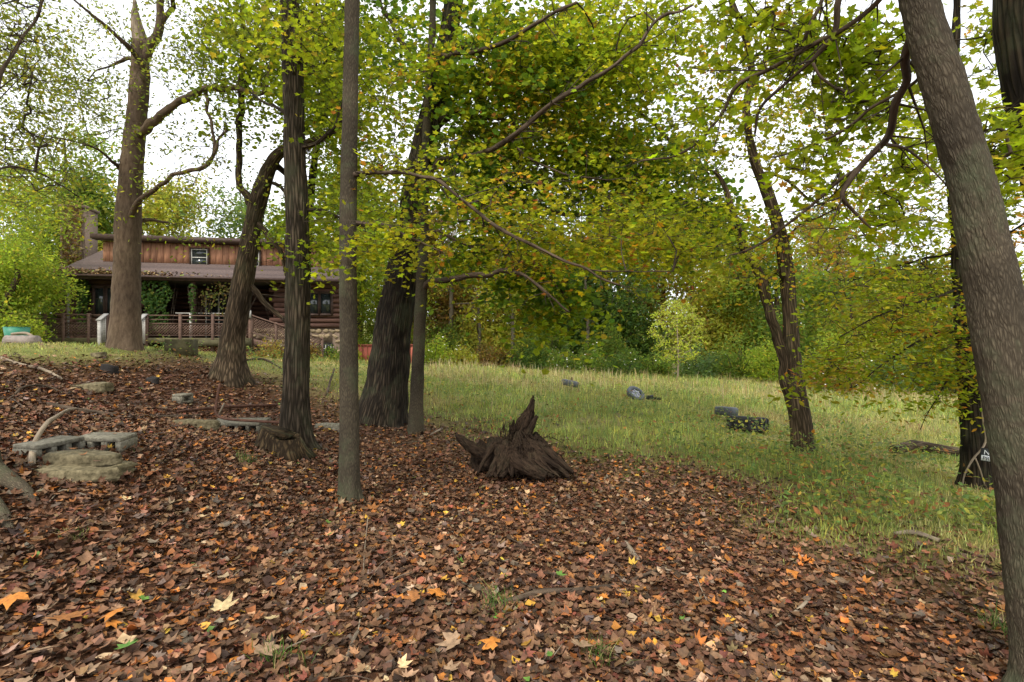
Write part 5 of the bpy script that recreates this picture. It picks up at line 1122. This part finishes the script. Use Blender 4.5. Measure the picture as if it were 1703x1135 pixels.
Vc = core.reshape(-1, 3); mk('core', Vc, np.stack([i + j, i + 150 + j, i + 150 + j2, i + j2], -1).reshape(-1, 4), M_DEAD, stump, so, {'bark': ('FLOAT_VECTOR', (Vc - so) * np.array([1, 1, .4]))})
sp_([(860, 752, .1, 46), (865, 730, .1, 30), (871, 710, .08, 24), (879, 692, .06, 20), (884, 676, .04, 12), (887, 658, .03, 2)], 'spike', 26, .03)
sp_([(878, 722, .0, 12), (886, 706, -.02, 10), (893, 692, -.04, 5)], 'splinter', 10, .01)
sp_([(846, 742, .05, 22), (851, 724, .03, 12), (853, 712, .02, 7), (854, 698, .0, 2)], 'splinter', 12, .015)
for k_, tr in enumerate([[(835, 765, 0, 46), (812, 758, -.05, 30), (790, 748, -.08, 17), (772, 735, -.1, 13), (758, 724, -.12, 5)], [(815, 748, .2, 50), (800, 765, .15, 34), (800, 785, .1, 26)],
         [(860, 742, -.05, 40), (885, 752, -.14, 32), (908, 768, -.2, 24), (930, 782, -.25, 16), (945, 793, -.28, 7)], [(880, 735, .1, 40), (905, 752, .1, 26), (925, 772, .1, 14)],
         [(850, 750, -.22, 34), (862, 768, -.3, 24), (885, 782, -.35, 18), (908, 793, -.38, 10)], [(845, 748, -.2, 44), (838, 770, -.26, 26), (830, 792, -.28, 16)], [(870, 745, -.2, 26), (880, 762, -.27, 16), (915, 786, -.33, 8)], [(830, 740, .0, 44), (822, 760, -.12, 30), (815, 780, -.16, 20)]]):
    sp_(tr, 'root', 22, .024)
for k_ in range(22):
    a_ = RNG.uniform(0, 1); x0_ = 815 + 75 * a_ + RNG.normal(0, 6); y0_ = 735 + RNG.uniform(0, 22); dx_ = (a_ - .42) * 95 + RNG.normal(0, 10); w0_ = RNG.uniform(6, 15)
    sp_([(x0_, y0_, -.12, w0_), (x0_ + dx_ * .35, y0_ + 12, -.26 + RNG.normal(0, .03), w0_ * .8), (x0_ + dx_ * .7 + RNG.normal(0, 4), y0_ + 30, -.33, w0_ * .55), (x0_ + dx_ + RNG.normal(0, 5), min(794, y0_ + 48), -.36, w0_ * .25)], 'root', 7, .012)
n_ = 110; a0 = P(872, 738, SY) + RNG.normal(0, 1, (n_, 3)) * [.13, .1, .07]; V, Q_, B = prisms(a0, a0 + RNG.normal(0, 1, (n_, 3)) * [.07, .07, .06] + [.04, -.03, -.04], np.full(n_, .006), np.full(n_, .002), 4)
o = mk('fine_roots', V, Q_, M_DEAD, stump, so, {'bark': ('FLOAT_VECTOR', B)}); o['kind'] = 'stuff'

n_ = 150; t_ = RNG.uniform(0, 1, n_)
top_ = np.array([P(858 + 26 * a, 722 + 26 * a + 6 * b, SY + .05 - .25 * (1 - a)) for a, b in zip(t_, RNG.normal(0, 1, n_))]); bot_ = np.array([P(850 + 98 * a + 8 * b, 788 + 4 * a, SY - .33 + .12 * a) for a, b in zip(t_, RNG.normal(0, 1, n_))])
md_ = (top_ + bot_) / 2 + RNG.normal(0, 1, (n_, 3)) * [.03, .02, .02] + [.03, -.06, .06]; w_ = RNG.uniform(.004, .016, n_)
V1, Q1, B1 = prisms(top_, md_, w_ * .8, w_, 5); V2, Q2, B2 = prisms(md_, bot_ + RNG.normal(0, .015, (n_, 3)), w_, w_ * .5, 5)
o = mk('root_strands', np.vstack([V1, V2]), np.vstack([Q1, Q2 + len(V1)]), M_DEAD, stump, so, {'bark': ('FLOAT_VECTOR', np.vstack([B1, B2]))}); o['kind'] = 'stuff'
n_ = 70; b0 = np.array([P(852 + 12 * a, 740 - 30 * abs(b), SY - .02) for a, b in zip(RNG.normal(0, 1, n_), RNG.uniform(0, 1, n_))]); V1, Q1, B1 = prisms(b0, b0 + RNG.normal(0, 1, (n_, 3)) * [.02, .02, .02] + [.02, 0, .09], RNG.uniform(.005, .014, n_), np.full(n_, .001), 4)
o = mk('splinters', V1, Q1, M_DEAD, stump, so, {'bark': ('FLOAT_VECTOR', B1)}); o['kind'] = 'stuff'
# low broken stump beside the furrowed trunk
sx_, sy_ = P(467, 760, 6.15)[0], 6.15; so2 = np.array([sx_, sy_, h1(sx_, sy_)])
st2 = empty('cut_stump', so2, 'low hollow mossy stump at the foot of the furrowed trunk', 'stump')
def fl2(s, th): return 1 + .35 * np.exp(-s / .07) * (1 + .5 * np.cos(5 * th)) + .08 * np.cos(3 * th + 1)
V, Fc, B = tube([so2 + [0, 0, -.06], so2 + [0, 0, .05], so2 + [0, 0, .2], so2 + [.01, 0, .235], so2 + [.01, 0, .22], so2 + [.01, 0, .15]], [.28, .27, .235, .225, .15, .05], 64, disp=disp_furrow(.014, 26, 4), flare=fl2)
mk('stump_body', V, Fc, bark_mat('bark_stump', (.03, .02, .012), (.17, .115, .06), moss=.7, scale=26, stretch=.15, bump=1., dist=.02), st2, so2, {'bark': ('FLOAT_VECTOR', B)})
for tr in ([(485, 742, 0, 12), (500, 756, -.05, 9), (520, 770, -.1, 4)], [(450, 750, -.1, 10), (432, 765, -.15, 5)]):
    pts = np.array([P(a, b, 6.15 + c) for a, b, c, w in tr]); V, Fc, B = tube(pts, [w * 6.15 / F / 2 for a, b, c, w in tr], 12, step=.03, disp=disp_furrow(.006)); mk('root', V, Fc, M_DEAD, st2, so2, {'bark': ('FLOAT_VECTOR', B)})
# mossy end stump / planter at the crest
M_CONC = simple_mat('weathered_concrete', (.15, .135, .10), .9, .35, 40., c2=(.27, .25, .195), bump=.4, dist=.004)
M_ROCK = simple_mat('mossy_sandstone', (.095, .078, .04), .95, .4, 22., c2=(.235, .195, .115), bump=.7, dist=.008)
x_, y_ = P(302, 600, 10.9)[0], 10.9; z_ = h1(x_, y_); pl = empty('planter_box', (x_, y_, z_), 'old grey wooden planter box with weeds at the end of the grassy rise', 'planter', rz=.15)
for (a, b, c, d_, e, f_) in ((-.24, -.2, -.1, .24, -.16, .30), (-.24, .16, -.1, .24, .2, .30), (-.24, -.157, -.1, -.2, .157, .298), (.2, -.157, -.1, .24, .157, .298)): MB().box(a, b, c, d_, e, f_, jit=.004).build('side_board', M_DECKG, pl, attrs=False)
MB().box(-.2, -.157, .0, .2, .157, .24).build('soil', M_DARKIN, pl, attrs=False)

# ------------------------------------------------------------------ rocks, blocks
def rock(label, px, py, Y, wx, wy, hz, seed, name='flat_rock', mat=None, rz=0., sink=.3, layers=1):
    x, y = P(px, py, Y)[0], Y; z = h1(x, y); r = empty(name, (x, y, z), label, 'rock', rz=rz)
    rg = np.random.default_rng(int(seed * 10))
    for l in range(layers):
        k = 10; an = np.arange(k) * 6.283 / k + rg.uniform(-.14, .14, k); sq = 1 / np.maximum(np.abs(np.cos(an)), np.abs(np.sin(an))) ** .6; R0 = sq * rg.uniform(.68, 1.12, k)
        rings = []
        for (rs, zz, jt) in ((.98, 0, .02), (1.02, .3, .03), (.97, .34, .03), (1.0, .72, .03), (.94, .95, .03), (.88, 1.0, .03), (.55, 1.0, .05), (.25, 1.02, .05)):
            rr_ = R0 * rs * (1 + rg.normal(0, jt, k)); hh_ = hz * (zz + rg.normal(0, .035, k)) + (hz * .25 * (np.cos(an + seed) * .5) if zz > .6 else 0)
            rings.append(np.stack([np.cos(an) * rr_ * wx / 2, np.sin(an) * rr_ * wy / 2, hh_], -1))
        V = np.vstack(rings + [np.array([[0, 0, hz]])]); m = len(rings); jj = np.arange(k); j3 = (jj + 1) % k
        Q_ = np.vstack([np.stack([q * k + jj, q * k + j3, (q + 1) * k + j3, (q + 1) * k + jj], -1) for q in range(m - 1)]); T_ = np.stack([(m - 1) * k + jj, (m - 1) * k + j3, np.full(k, m * k)], -1)
        V = V * ([1, 1, 1] if l == 0 else [.78, .72, .9]) + [(-.05 if l else 0), (.08 if l else 0), -hz * sink + l * hz * .92]
        mk('slab' if layers > 1 else 'body', V, [Q_, T_], mat or M_ROCK, r)
    return r
rock('large layered mossy rock slab below the two hollow blocks', 140, 800, 4.05, .68, .42, .10, 3., sink=.3, layers=2, rz=.12)
rock('flat mossy stone left of the concrete slab under the rusty pipe', 325, 712, 6.6, .62, .35, .13, 8.)
rock('long flat tan stone half buried on the slope above the dark pole', 152, 664, 7.4, .60, .40, .12, 12.)
rock('dark broken rock chunk on the slope below the smooth trunk', 182, 642, 8.4, .24, .2, .16, 15., mat=M_DARKIN); rock('small dark rock on the slope right of the broken chunk', 252, 641, 8.5, .18, .14, .12, 17., mat=M_DARKIN)
rock('flat grey stone between furrowed trunk and oak', 556, 702, 8.3, .62, .3, .14, 21., mat=M_CONC)
rock('pale flat stone at the top of the slope', 163, 630, 9.0, .3, .25, .08, 25.)
def block(label, px, py, Y, L_, D_, Hh, rz, tilt=(0, 0), cores=3, name='hollow_block', zoff=0.):
    x, y = P(px, py, Y)[0], Y; z = h1(x, y); r = empty(name, (x, y, z + zoff), label, 'concrete block', rz=rz); r.rotation_euler.x = tilt[0]; r.rotation_euler.y = tilt[1]
    t = .034; mb = MB(); j = .0015
    mb.box(-L_/2, -D_/2, 0, L_/2, D_/2, t, jit=j).box(-L_/2, -D_/2, Hh - t, L_/2, D_/2, Hh, jit=j)
    w = (L_ - t) / cores
    for i in range(cores + 1): a = -L_/2 + i * w; mb.box(a - .006, -D_/2 + .002, t, a + t + .006, D_/2 - .002, Hh - t)
    mb.box(-L_/2 + t, D_ * .05, t, L_/2 - t, D_ * .44, Hh - t)
    o = mb.build('shell', M_CONC, r, attrs=False); bv = o.modifiers.new('bevel', 'BEVEL'); bv.width = .004; bv.segments = 1
    return r
block('grey hollow concrete block under the pale curved stick', 84, 757, 4.35, .37, .27, .16, math.radians(76), (.0, -.03), 3, zoff=-.045)
block('grey hollow concrete block right of the block with the stick', 176, 745, 4.7, .38, .27, .16, math.radians(8), (.02, .04), 3, zoff=-.045)
block('small grey half block alone on the leafy slope', 304, 676, 8., .21, .19, .14, math.radians(78), (0, 0), 1)
r = block('wide flat grey block slab under the bent rusty pipe', 396, 706, 7.1, .72, .45, .14, math.radians(6), (.03, 0), 5, zoff=-.03)

# ------------------------------------------------------------------ sticks, pipes on the ground
def stick(label, pts, w, mat, name='fallen_branch', cat='branch', lift=.5, amp=.1, side=()):
    P3 = []
    for q in pts:
        p = G(q[0], q[1]); p[2] += (q[2] if len(q) > 2 else 0)
        P3.append(p)
    P3 = np.array(P3); Ym = P3[:, 1]; r = np.array([wi * y / F / 2 for wi, y in zip(np.interp(np.linspace(0, 1, len(pts)), np.linspace(0, 1, len(w)), w), Ym)])
    P3[:, 2] += r * lift
    rt = empty(name, P3[0], label, cat)
    V, Fc, B = tube(P3, r, 9, step=.05, disp=disp_smooth(amp * r.mean() * 2), seed=pts[0][0]); mk('stem', V, Fc, mat, rt, P3[0], {'bark': ('FLOAT_VECTOR', B)}, True)
    for q in side:
        P4 = np.array([G(a, b) + [0, 0, .02 + (c if c else 0)] for a, b, c in q]); V, Fc, B = tube(P4, np.linspace(r.mean() * .6, r.mean() * .25, len(P4)), 6, step=.06, disp=disp_smooth(r.mean() * .1)); mk('twig', V, Fc, mat, rt, P3[0], {'bark': ('FLOAT_VECTOR', B)}, True)
    return rt
M_RUST = simple_mat('rusty_pipe', (.085, .04, .026), .8, .4, 12., bump=.3)
stick('pale curved stick resting across the left hollow block', [(53, 782, .02), (57, 755, .06), (75, 742, .17), (95, 722, .16), (112, 700, .1), (128, 686, .04)], [11, 9, 7, 6, 3], M_PALEWOOD)
stick('pale grey bowed branch lying below the grassy crest at the left', [(2, 597), (35, 608), (70, 617), (95, 628), (104, 633)], [5, 5, 6, 3], M_PALEWOOD)
stick('long dark pole lying across the slope behind the hollow blocks', [(80, 677, .02), (120, 686, .02), (180, 692), (250, 696), (330, 696, .02)], [7, 8, 6], M_DKWOOD, cat='pole', name='fallen_pole')
stick('thin dark branch arching left of the hollow blocks', [(5, 668), (20, 662), (40, 652, .05), (75, 650, .05), (110, 656), (140, 663)], [4, 4, 2], M_DKWOOD, side=[[(18, 664, 0), (40, 680, 0), (62, 694, 0)]])
stick('long straight rusty pipe lying behind the concrete slab', [(295, 690, .03), (370, 686, .06), (460, 680, .05)], [5, 5], M_RUST, 'rusty_pipe', 'pipe', amp=.02)
x_, y_ = P(372, 690, 7.)[0], 7.0
zb_ = h1(x_, y_)
pp = [P(366, 638, 7.0), P(361, 665, 6.95), P(359, 685, 6.9), P(366, 694, 6.85), P(385, 698, 6.8), P(430, 701, 6.7), P(468, 703, 6.65)]
rt = empty('bent_pipe', pp[3], 'rusty bent pipe with one end standing upright over the slab', 'pipe'); V, Fc, B = tube(pp, .018, 12, step=.04); mk('pipe', V, Fc, M_RUST, rt, pp[3], {'bark': ('FLOAT_VECTOR', B)}, True)
pp = [P(364, 690, 7.1), P(373, 671, 7.1)]; rt = empty('pale_stake', pp[0], 'short pale grey stake leaning on the concrete slab', 'stake'); V, Fc, B = tube(pp, .014, 8); mk('stake', V, Fc, M_PALEWOOD, rt, pp[0], {'bark': ('FLOAT_VECTOR', B)})
stick('thick dark fallen branch beside the grass tuft in the foreground', [(765, 1022), (800, 1014), (860, 1002, .01), (900, 993, .02), (950, 990, .01), (1000, 980), (1040, 975), (1065, 965, .01), (1092, 956, .02)], [5, 9, 11, 10, 7, 5, 5], M_DKWOOD)
stick('thin tan stick running right from the dark foreground branch', [(1092, 950, .02), (1130, 958, .01), (1180, 966), (1235, 970)], [3, 4, 3], M_PALEWOOD, side=[[(1155, 960, 0), (1168, 990, 0), (1183, 1022, 0)]])
stick('short grey stick in the right foreground litter', [(1290, 1048), (1312, 1034), (1342, 1014, .03)], [4, 6, 6], M_PALEWOOD); stick('mossy short stick left of the grey stick', [(1210, 1068), (1240, 1056), (1265, 1052)], [8, 7, 4], M_DKWOOD)
stick('pale thick stick at the edge of grass and leaf litter on the right', [(1487, 889), (1520, 892, .02), (1562, 906, .02)], [5, 8, 7], M_PALEWOOD); stick('dark stick near the base of the grey leaning trunk', [(1590, 925), (1630, 929), (1665, 930)], [4, 5, 4], M_DKWOOD)
stick('pale short twig left of the uprooted stump', [(716, 725), (735, 716, .02)], [4, 4], M_PALEWOOD); stick('thin branch lying between the trunks left of the oak', [(640, 748), (680, 738), (720, 734)], [3, 3], M_DKWOOD)
stick('weathered stick in the bottom left of centre', [(578, 1100), (588, 1075, .02), (596, 1058, .02)], [8, 7, 5], M_PALEWOOD); stick('long thin bare twig rising from the stick at the bottom', [(596, 1058, .02), (602, 1000), (606, 930, .03), (612, 870, .05)], [3, 2, 1.5], M_PALEWOOD, side=[[(604, 985, 0), (640, 950, .04), (690, 920, .02)]])
stick('mossy grey stick piece right of the yellow leaf', [(1040, 905), (1052, 922), (1068, 945)], [8, 9, 5], M_PALEWOOD); stick('dark twig pointing up behind the slim trunk', [(543, 660), (550, 640, .1), (556, 628, .2)], [4, 3], M_DKWOOD)
stick('dark short branch beneath the crooked tree', [(405, 600), (440, 602, .04), (475, 618)], [3, 4, 2], M_DKWOOD); stick('grey twig arch in the lower left litter', [(80, 838), (105, 824, .02), (150, 828), (186, 826)], [2, 3, 2], M_PALEWOOD)
stick('bark covered log lying in the grass left of the vine clad trunk', [(1485, 762, .10), (1520, 760, .13), (1560, 764, .13), (1602, 766, .10)], [15, 18, 17, 12], M_BK_MID, 'fallen_log', 'log', amp=.15)
for k_ in range(26):  # small twigs, one thing each
    y = float(np.exp(RNG.uniform(math.log(2.2), math.log(7)))); x = RNG.uniform(-.85, .8) * y
    if grass_mask(np.array([x]), np.array([y]))[0] > .4: continue
    z = h1(x, y) + .03; a = RNG.uniform(0, 6.28); l = RNG.uniform(.12, .38); pt = [(0, 0, 0), (math.cos(a) * l * .5, math.sin(a) * l * .5 + RNG.normal(0, .02), .012), (math.cos(a) * l, math.sin(a) * l, 0)]
    V, Fc, B = tube(np.array(pt) + [x, y, z], [.004, .0035, .0015], 6, step=.04, disp=disp_smooth(.001)); o = mk('twig', V, Fc, M_PALEWOOD if k_ % 3 == 0 else M_DKWOOD, None, (x, y, z), {'bark': ('FLOAT_VECTOR', B)}, True); tag(o, 'thin dead twig lying loose among the fallen leaves', 'twig', 'small twigs scattered in the leaf litter')

# ------------------------------------------------------------------ tyres and scrap in the meadow
M_RUB = simple_mat('tyre_rubber', (.022, .022, .024), .75, .3, 20., bump=.3, spec=.4)
M_RUBG = simple_mat('dusty_tyre_rubber', (.07, .078, .088), .6, .3, 12., bump=.2, spec=.5)
M_ALU = simple_mat('dull_wheel_metal', (.36, .37, .42), .4, .15, 8., metal=.3, bump=.1)
def tyre(label, px, py, Y, R, wd, rot, mat, lugs=0, wheel=False, zoff=0.):
    x, y = P(px, py, Y)[0], Y; z = h1(x, y) + zoff; r = empty('tyre_casing', (x, y, z), label, 'tyre'); r.rotation_euler = rot
    prof = [(.58, -.36), (.62, -.46), (.80, -.52), (.93, -.44), (.99, -.34), (1., 0), (.99, .34), (.93, .44), (.80, .52), (.62, .46), (.58, .36), (.60, .0)]
    n_ = 40; th = np.arange(n_) * 2 * math.pi / n_; V = np.array([[[R * a * math.cos(t), R * a * math.sin(t), b * wd] for a, b in prof] for t in th]).reshape(-1, 3); m = len(prof)
    i = np.arange(n_)[:, None] * m; j = np.arange(m)[None]; i2 = ((np.arange(n_) + 1) % n_)[:, None] * m; Q_ = np.stack([i + j, i2 + j, i2 + (j + 1) % m, i + (j + 1) % m], -1).reshape(-1, 4)
    mk('carcass', V, Q_, mat, r, smooth=True)
    if lugs:
        mb = MB()
        for k_ in range(lugs):
            for sg in (-1, 1):
                a = (k_ + .25 * sg) * 2 * math.pi / lugs; da = .55 * math.pi / lugs
                c = [(R * q * math.cos(a + e), R * q * math.sin(a + e), z_) for q, z_ in ((.985, sg * .03 * wd), (1.045, sg * .05 * wd), (1.04, sg * .40 * wd), (.93, sg * .50 * wd)) for e in (-da, da)]
                mb.add(np.array(c), np.array([[0, 1, 3, 2], [2, 3, 5, 4], [4, 5, 7, 6], [0, 2, 4, 6], [1, 7, 5, 3]]))
        o = mb.build('tread', mat, r, attrs=False); o['kind'] = 'stuff'
    if wheel:
        mb = MB().tube([(0, 0, .1 * wd), (0, 0, .22 * wd)], [R * .57, R * .5], 28)
        for k_ in range(6): a = k_ * math.pi / 3; mb.bar((R * .1 * math.cos(a), R * .1 * math.sin(a), .26 * wd), (R * .52 * math.cos(a), R * .52 * math.sin(a), .26 * wd), .03, .03)
        mb.build('wheel', M_ALU, r, attrs=False)
    return r
tyre('large black tyre with chunky tread lying in the grass nearest the forked tree', 1243, 718, 9.5, .345, .27, (math.radians(-5), math.radians(6), .3), M_RUB, 18, zoff=.13)
tyre('smaller dusty tyre lying behind the chunky black tyre', 1208, 700, 10.7, .23, .18, (math.radians(-6), math.radians(5), 0), M_RUBG, 0, zoff=.2)
tyre('tilted grey wheel with pale rim in the middle of the meadow', 1057, 667, 14.8, .27, .14, (math.radians(38), math.radians(24), 0), M_RUBG, 0, True, zoff=.16)
tyre('half sunken dark tyre far left in the meadow beside a short post', 948, 651, 17.6, .30, .20, (math.radians(-4), math.radians(12), 0), M_RUBG, 0, zoff=.22)
x_, y_ = P(951, 640, 17.7)[0], 17.7; b = np.array([x_, y_, h1(x_, y_)]); V, Fc, B = tube([b + [0, 0, -.1], b + [0, 0, .3], b + [.0, 0, .42]], [.03, .035, .02], 8); o = mk('short_post', V, Fc, M_DKWOOD, None, b, {'bark': ('FLOAT_VECTOR', B)}); tag(o, 'short dark post sticking up by the far left tyre', 'post')
x_, y_ = P(1085, 672, 14.4)[0], 14.4; b = np.array([x_, y_, h1(x_, y_) + .12]); o = MB().box(-.16, -.08, -.05, .02, .08, .04, jit=.01).box(.03, -.06, -.06, .22, .06, .0, jit=.01).build('tyre_scrap', M_RUB, None, attrs=False); o.location = b; tag(o, 'flat black rubber scrap right of the tilted grey wheel', 'scrap')

# ------------------------------------------------------------------ junk on the rise at the left
x_, y_ = P(28, 560, 14.2)[0], 14.2; z_ = h1(x_, y_); tub = empty('green_tub', (x_, y_, z_), 'green plastic tub at the left beside the porch', 'tub')
M_GRN = simple_mat('green_plastic', (.05, .22, .15), .45, .15); V, Fc, B = tube([(0, 0, 0), (0, 0, .35), (0, 0, .58), (0, 0, .60), (0, 0, .56), (0, 0, .1)], [.20, .25, .28, .29, .26, .20], 28); mk('tub_body', V, Fc, M_GRN, tub, None, None, True)
x_, y_ = P(36, 572, 12.2)[0], 12.2; z_ = h1(x_, y_); bar = empty('old_drum', (x_, y_, z_ + .14), 'rusty grey drum lying on its side on the grassy rise', 'drum', rz=.25)
V, Fc, B = tube([(-.30, 0, 0), (-.29, 0, 0), (-.28, 0, 0), (-.05, 0, 0), (0, 0, 0), (.05, 0, 0), (.32, 0, 0)], [.125, .17, .165, .16, .168, .16, .165], 26); mk('drum_body', V, Fc, simple_mat('old_drum_metal', (.22, .18, .16), .7, .3, 8.), bar, None, None, True); V, Fc, B = tube([(-.296, 0, 0), (-.31, 0, 0)], [.14, .12], 20); mk('painted_dark_opening', V, Fc, M_DARKIN, bar)  # dark disc on the closed end paints the shade inside an opening
pp = [P(20, 556, 12.6), P(45, 555, 12.5), P(60, 566, 12.4), P(76, 580, 12.3)]; rt = empty('bowed_plank', pp[3], 'pale bowed plank leaning over the old drum', 'plank'); V, Fc, B = tube(pp, .035, 8, step=.08); mk('plank', V, Fc, M_PALEWOOD, rt, pp[3], {'bark': ('FLOAT_VECTOR', B)})

# ------------------------------------------------------------------ small notice on the vine clad trunk
sc_ = P(1646, 758, 5.86); sg = empty('notice_sign', sc_, 'small black and white notice plate nailed to the vine clad trunk', 'sign', rz=math.radians(-20)); sg.rotation_euler.y = math.radians(6)
def flat_mat(n, c):
    m, nt, b = newmat(n); b.inputs['Base Color'].default_value = (*c, 1); b.inputs['Roughness'].default_value = .5; return m
M_BLK, M_WHT = flat_mat('sign_black', (.02, .022, .024)), flat_mat('sign_white', (.62, .64, .66))
MB().box(-.085, 0, -.075, .085, .006, .075).build('plate', M_BLK, sg, attrs=False); MB().box(-.076, -.003, -.066, .076, -.0005, -.006).build('white_panel', M_WHT, sg, attrs=False)
def text(body, size, loc, mat):
    cu = bpy.data.curves.new('lettering', 'FONT'); cu.body = body; cu.size = size; cu.extrude = .0008; cu.align_x = 'LEFT'
    o = bpy.data.objects.new('lettering', cu); COL.objects.link(o); dg = bpy.context.evaluated_depsgraph_get(); me = bpy.data.meshes.new_from_object(o.evaluated_get(dg)); bpy.data.objects.remove(o)
    me.materials.clear(); me.materials.append(mat); q = bpy.data.objects.new('lettering', me); COL.objects.link(q); q.parent = sg; q.location = loc; q.rotation_euler = (math.radians(90), 0, 0)
text('NO', .075, (-.06, -.003, .006), M_WHT); text('PR', .06, (-.065, -.0055, -.058), M_BLK)

# ------------------------------------------------------------------ leaves drifted against trunks and stones
Ps = []
for (px, py, Yq, r0, n_) in [(582, 838, 5, .12, 170), (492, 748, 6.6, .30, 150), (636, 708, 9.4, .55, 120), (693, 724, 8.6, .14, 70), (384, 632, 10, .34, 60), (467, 762, 6.15, .27, 90), (848, 790, 6.1, .45, 260), (84, 757, 4.35, .17, 90), (176, 745, 4.7, .2, 80), (140, 800, 4.05, .3, 130), (-30, 830, 3.7, .25, 120), (1740, 1135, 2.5, .17, 110), (325, 712, 6.6, .25, 40), (396, 706, 7.1, .3, 60)]:
    q = P(px, py, Yq); a = RNG.uniform(0, 6.283, n_); rr = r0 + np.abs(RNG.normal(0, .10, n_)); x = q[0] + rr * np.cos(a) * 1.05; y = Yq + rr * np.sin(a); Ps.append(np.stack([x, y, H(x, y) + .02 + .06 * np.exp(-(rr - r0) / .06) * RNG.uniform(0, 1, n_)], -1))
Ps = np.vstack(Ps); V, f, C = leaves(MAPLE_LO, Ps, RNG.uniform(.04, .095, len(Ps)), .5, pick(LIT, len(Ps), .24), (-.4, .8), (-.3, .6))
o = mk('leaf_drifts', V, f, M_LITTER, attrs={'Col': ('FLOAT_COLOR', C)}); tag(o, 'dead leaves drifted against trunks, stumps and stones', 'leaf drifts', kind='stuff')
for (px, py, Yq, hh) in [(176, 735, 4.72, .145), (160, 738, 4.68, .15), (190, 740, 4.75, .13), (90, 745, 4.38, .15), (140, 790, 4.05, .155), (120, 785, 4.1, .16), (165, 795, 4.0, .15), (395, 700, 7.1, .125), (410, 702, 7.15, .13), (467, 752, 6.15, .23)]:
    q = P(px, py, Yq); put_leaf(random.choice(LM[:21]), q[0], q[1], random.uniform(.06, .10), lift=hh, tl=.15)
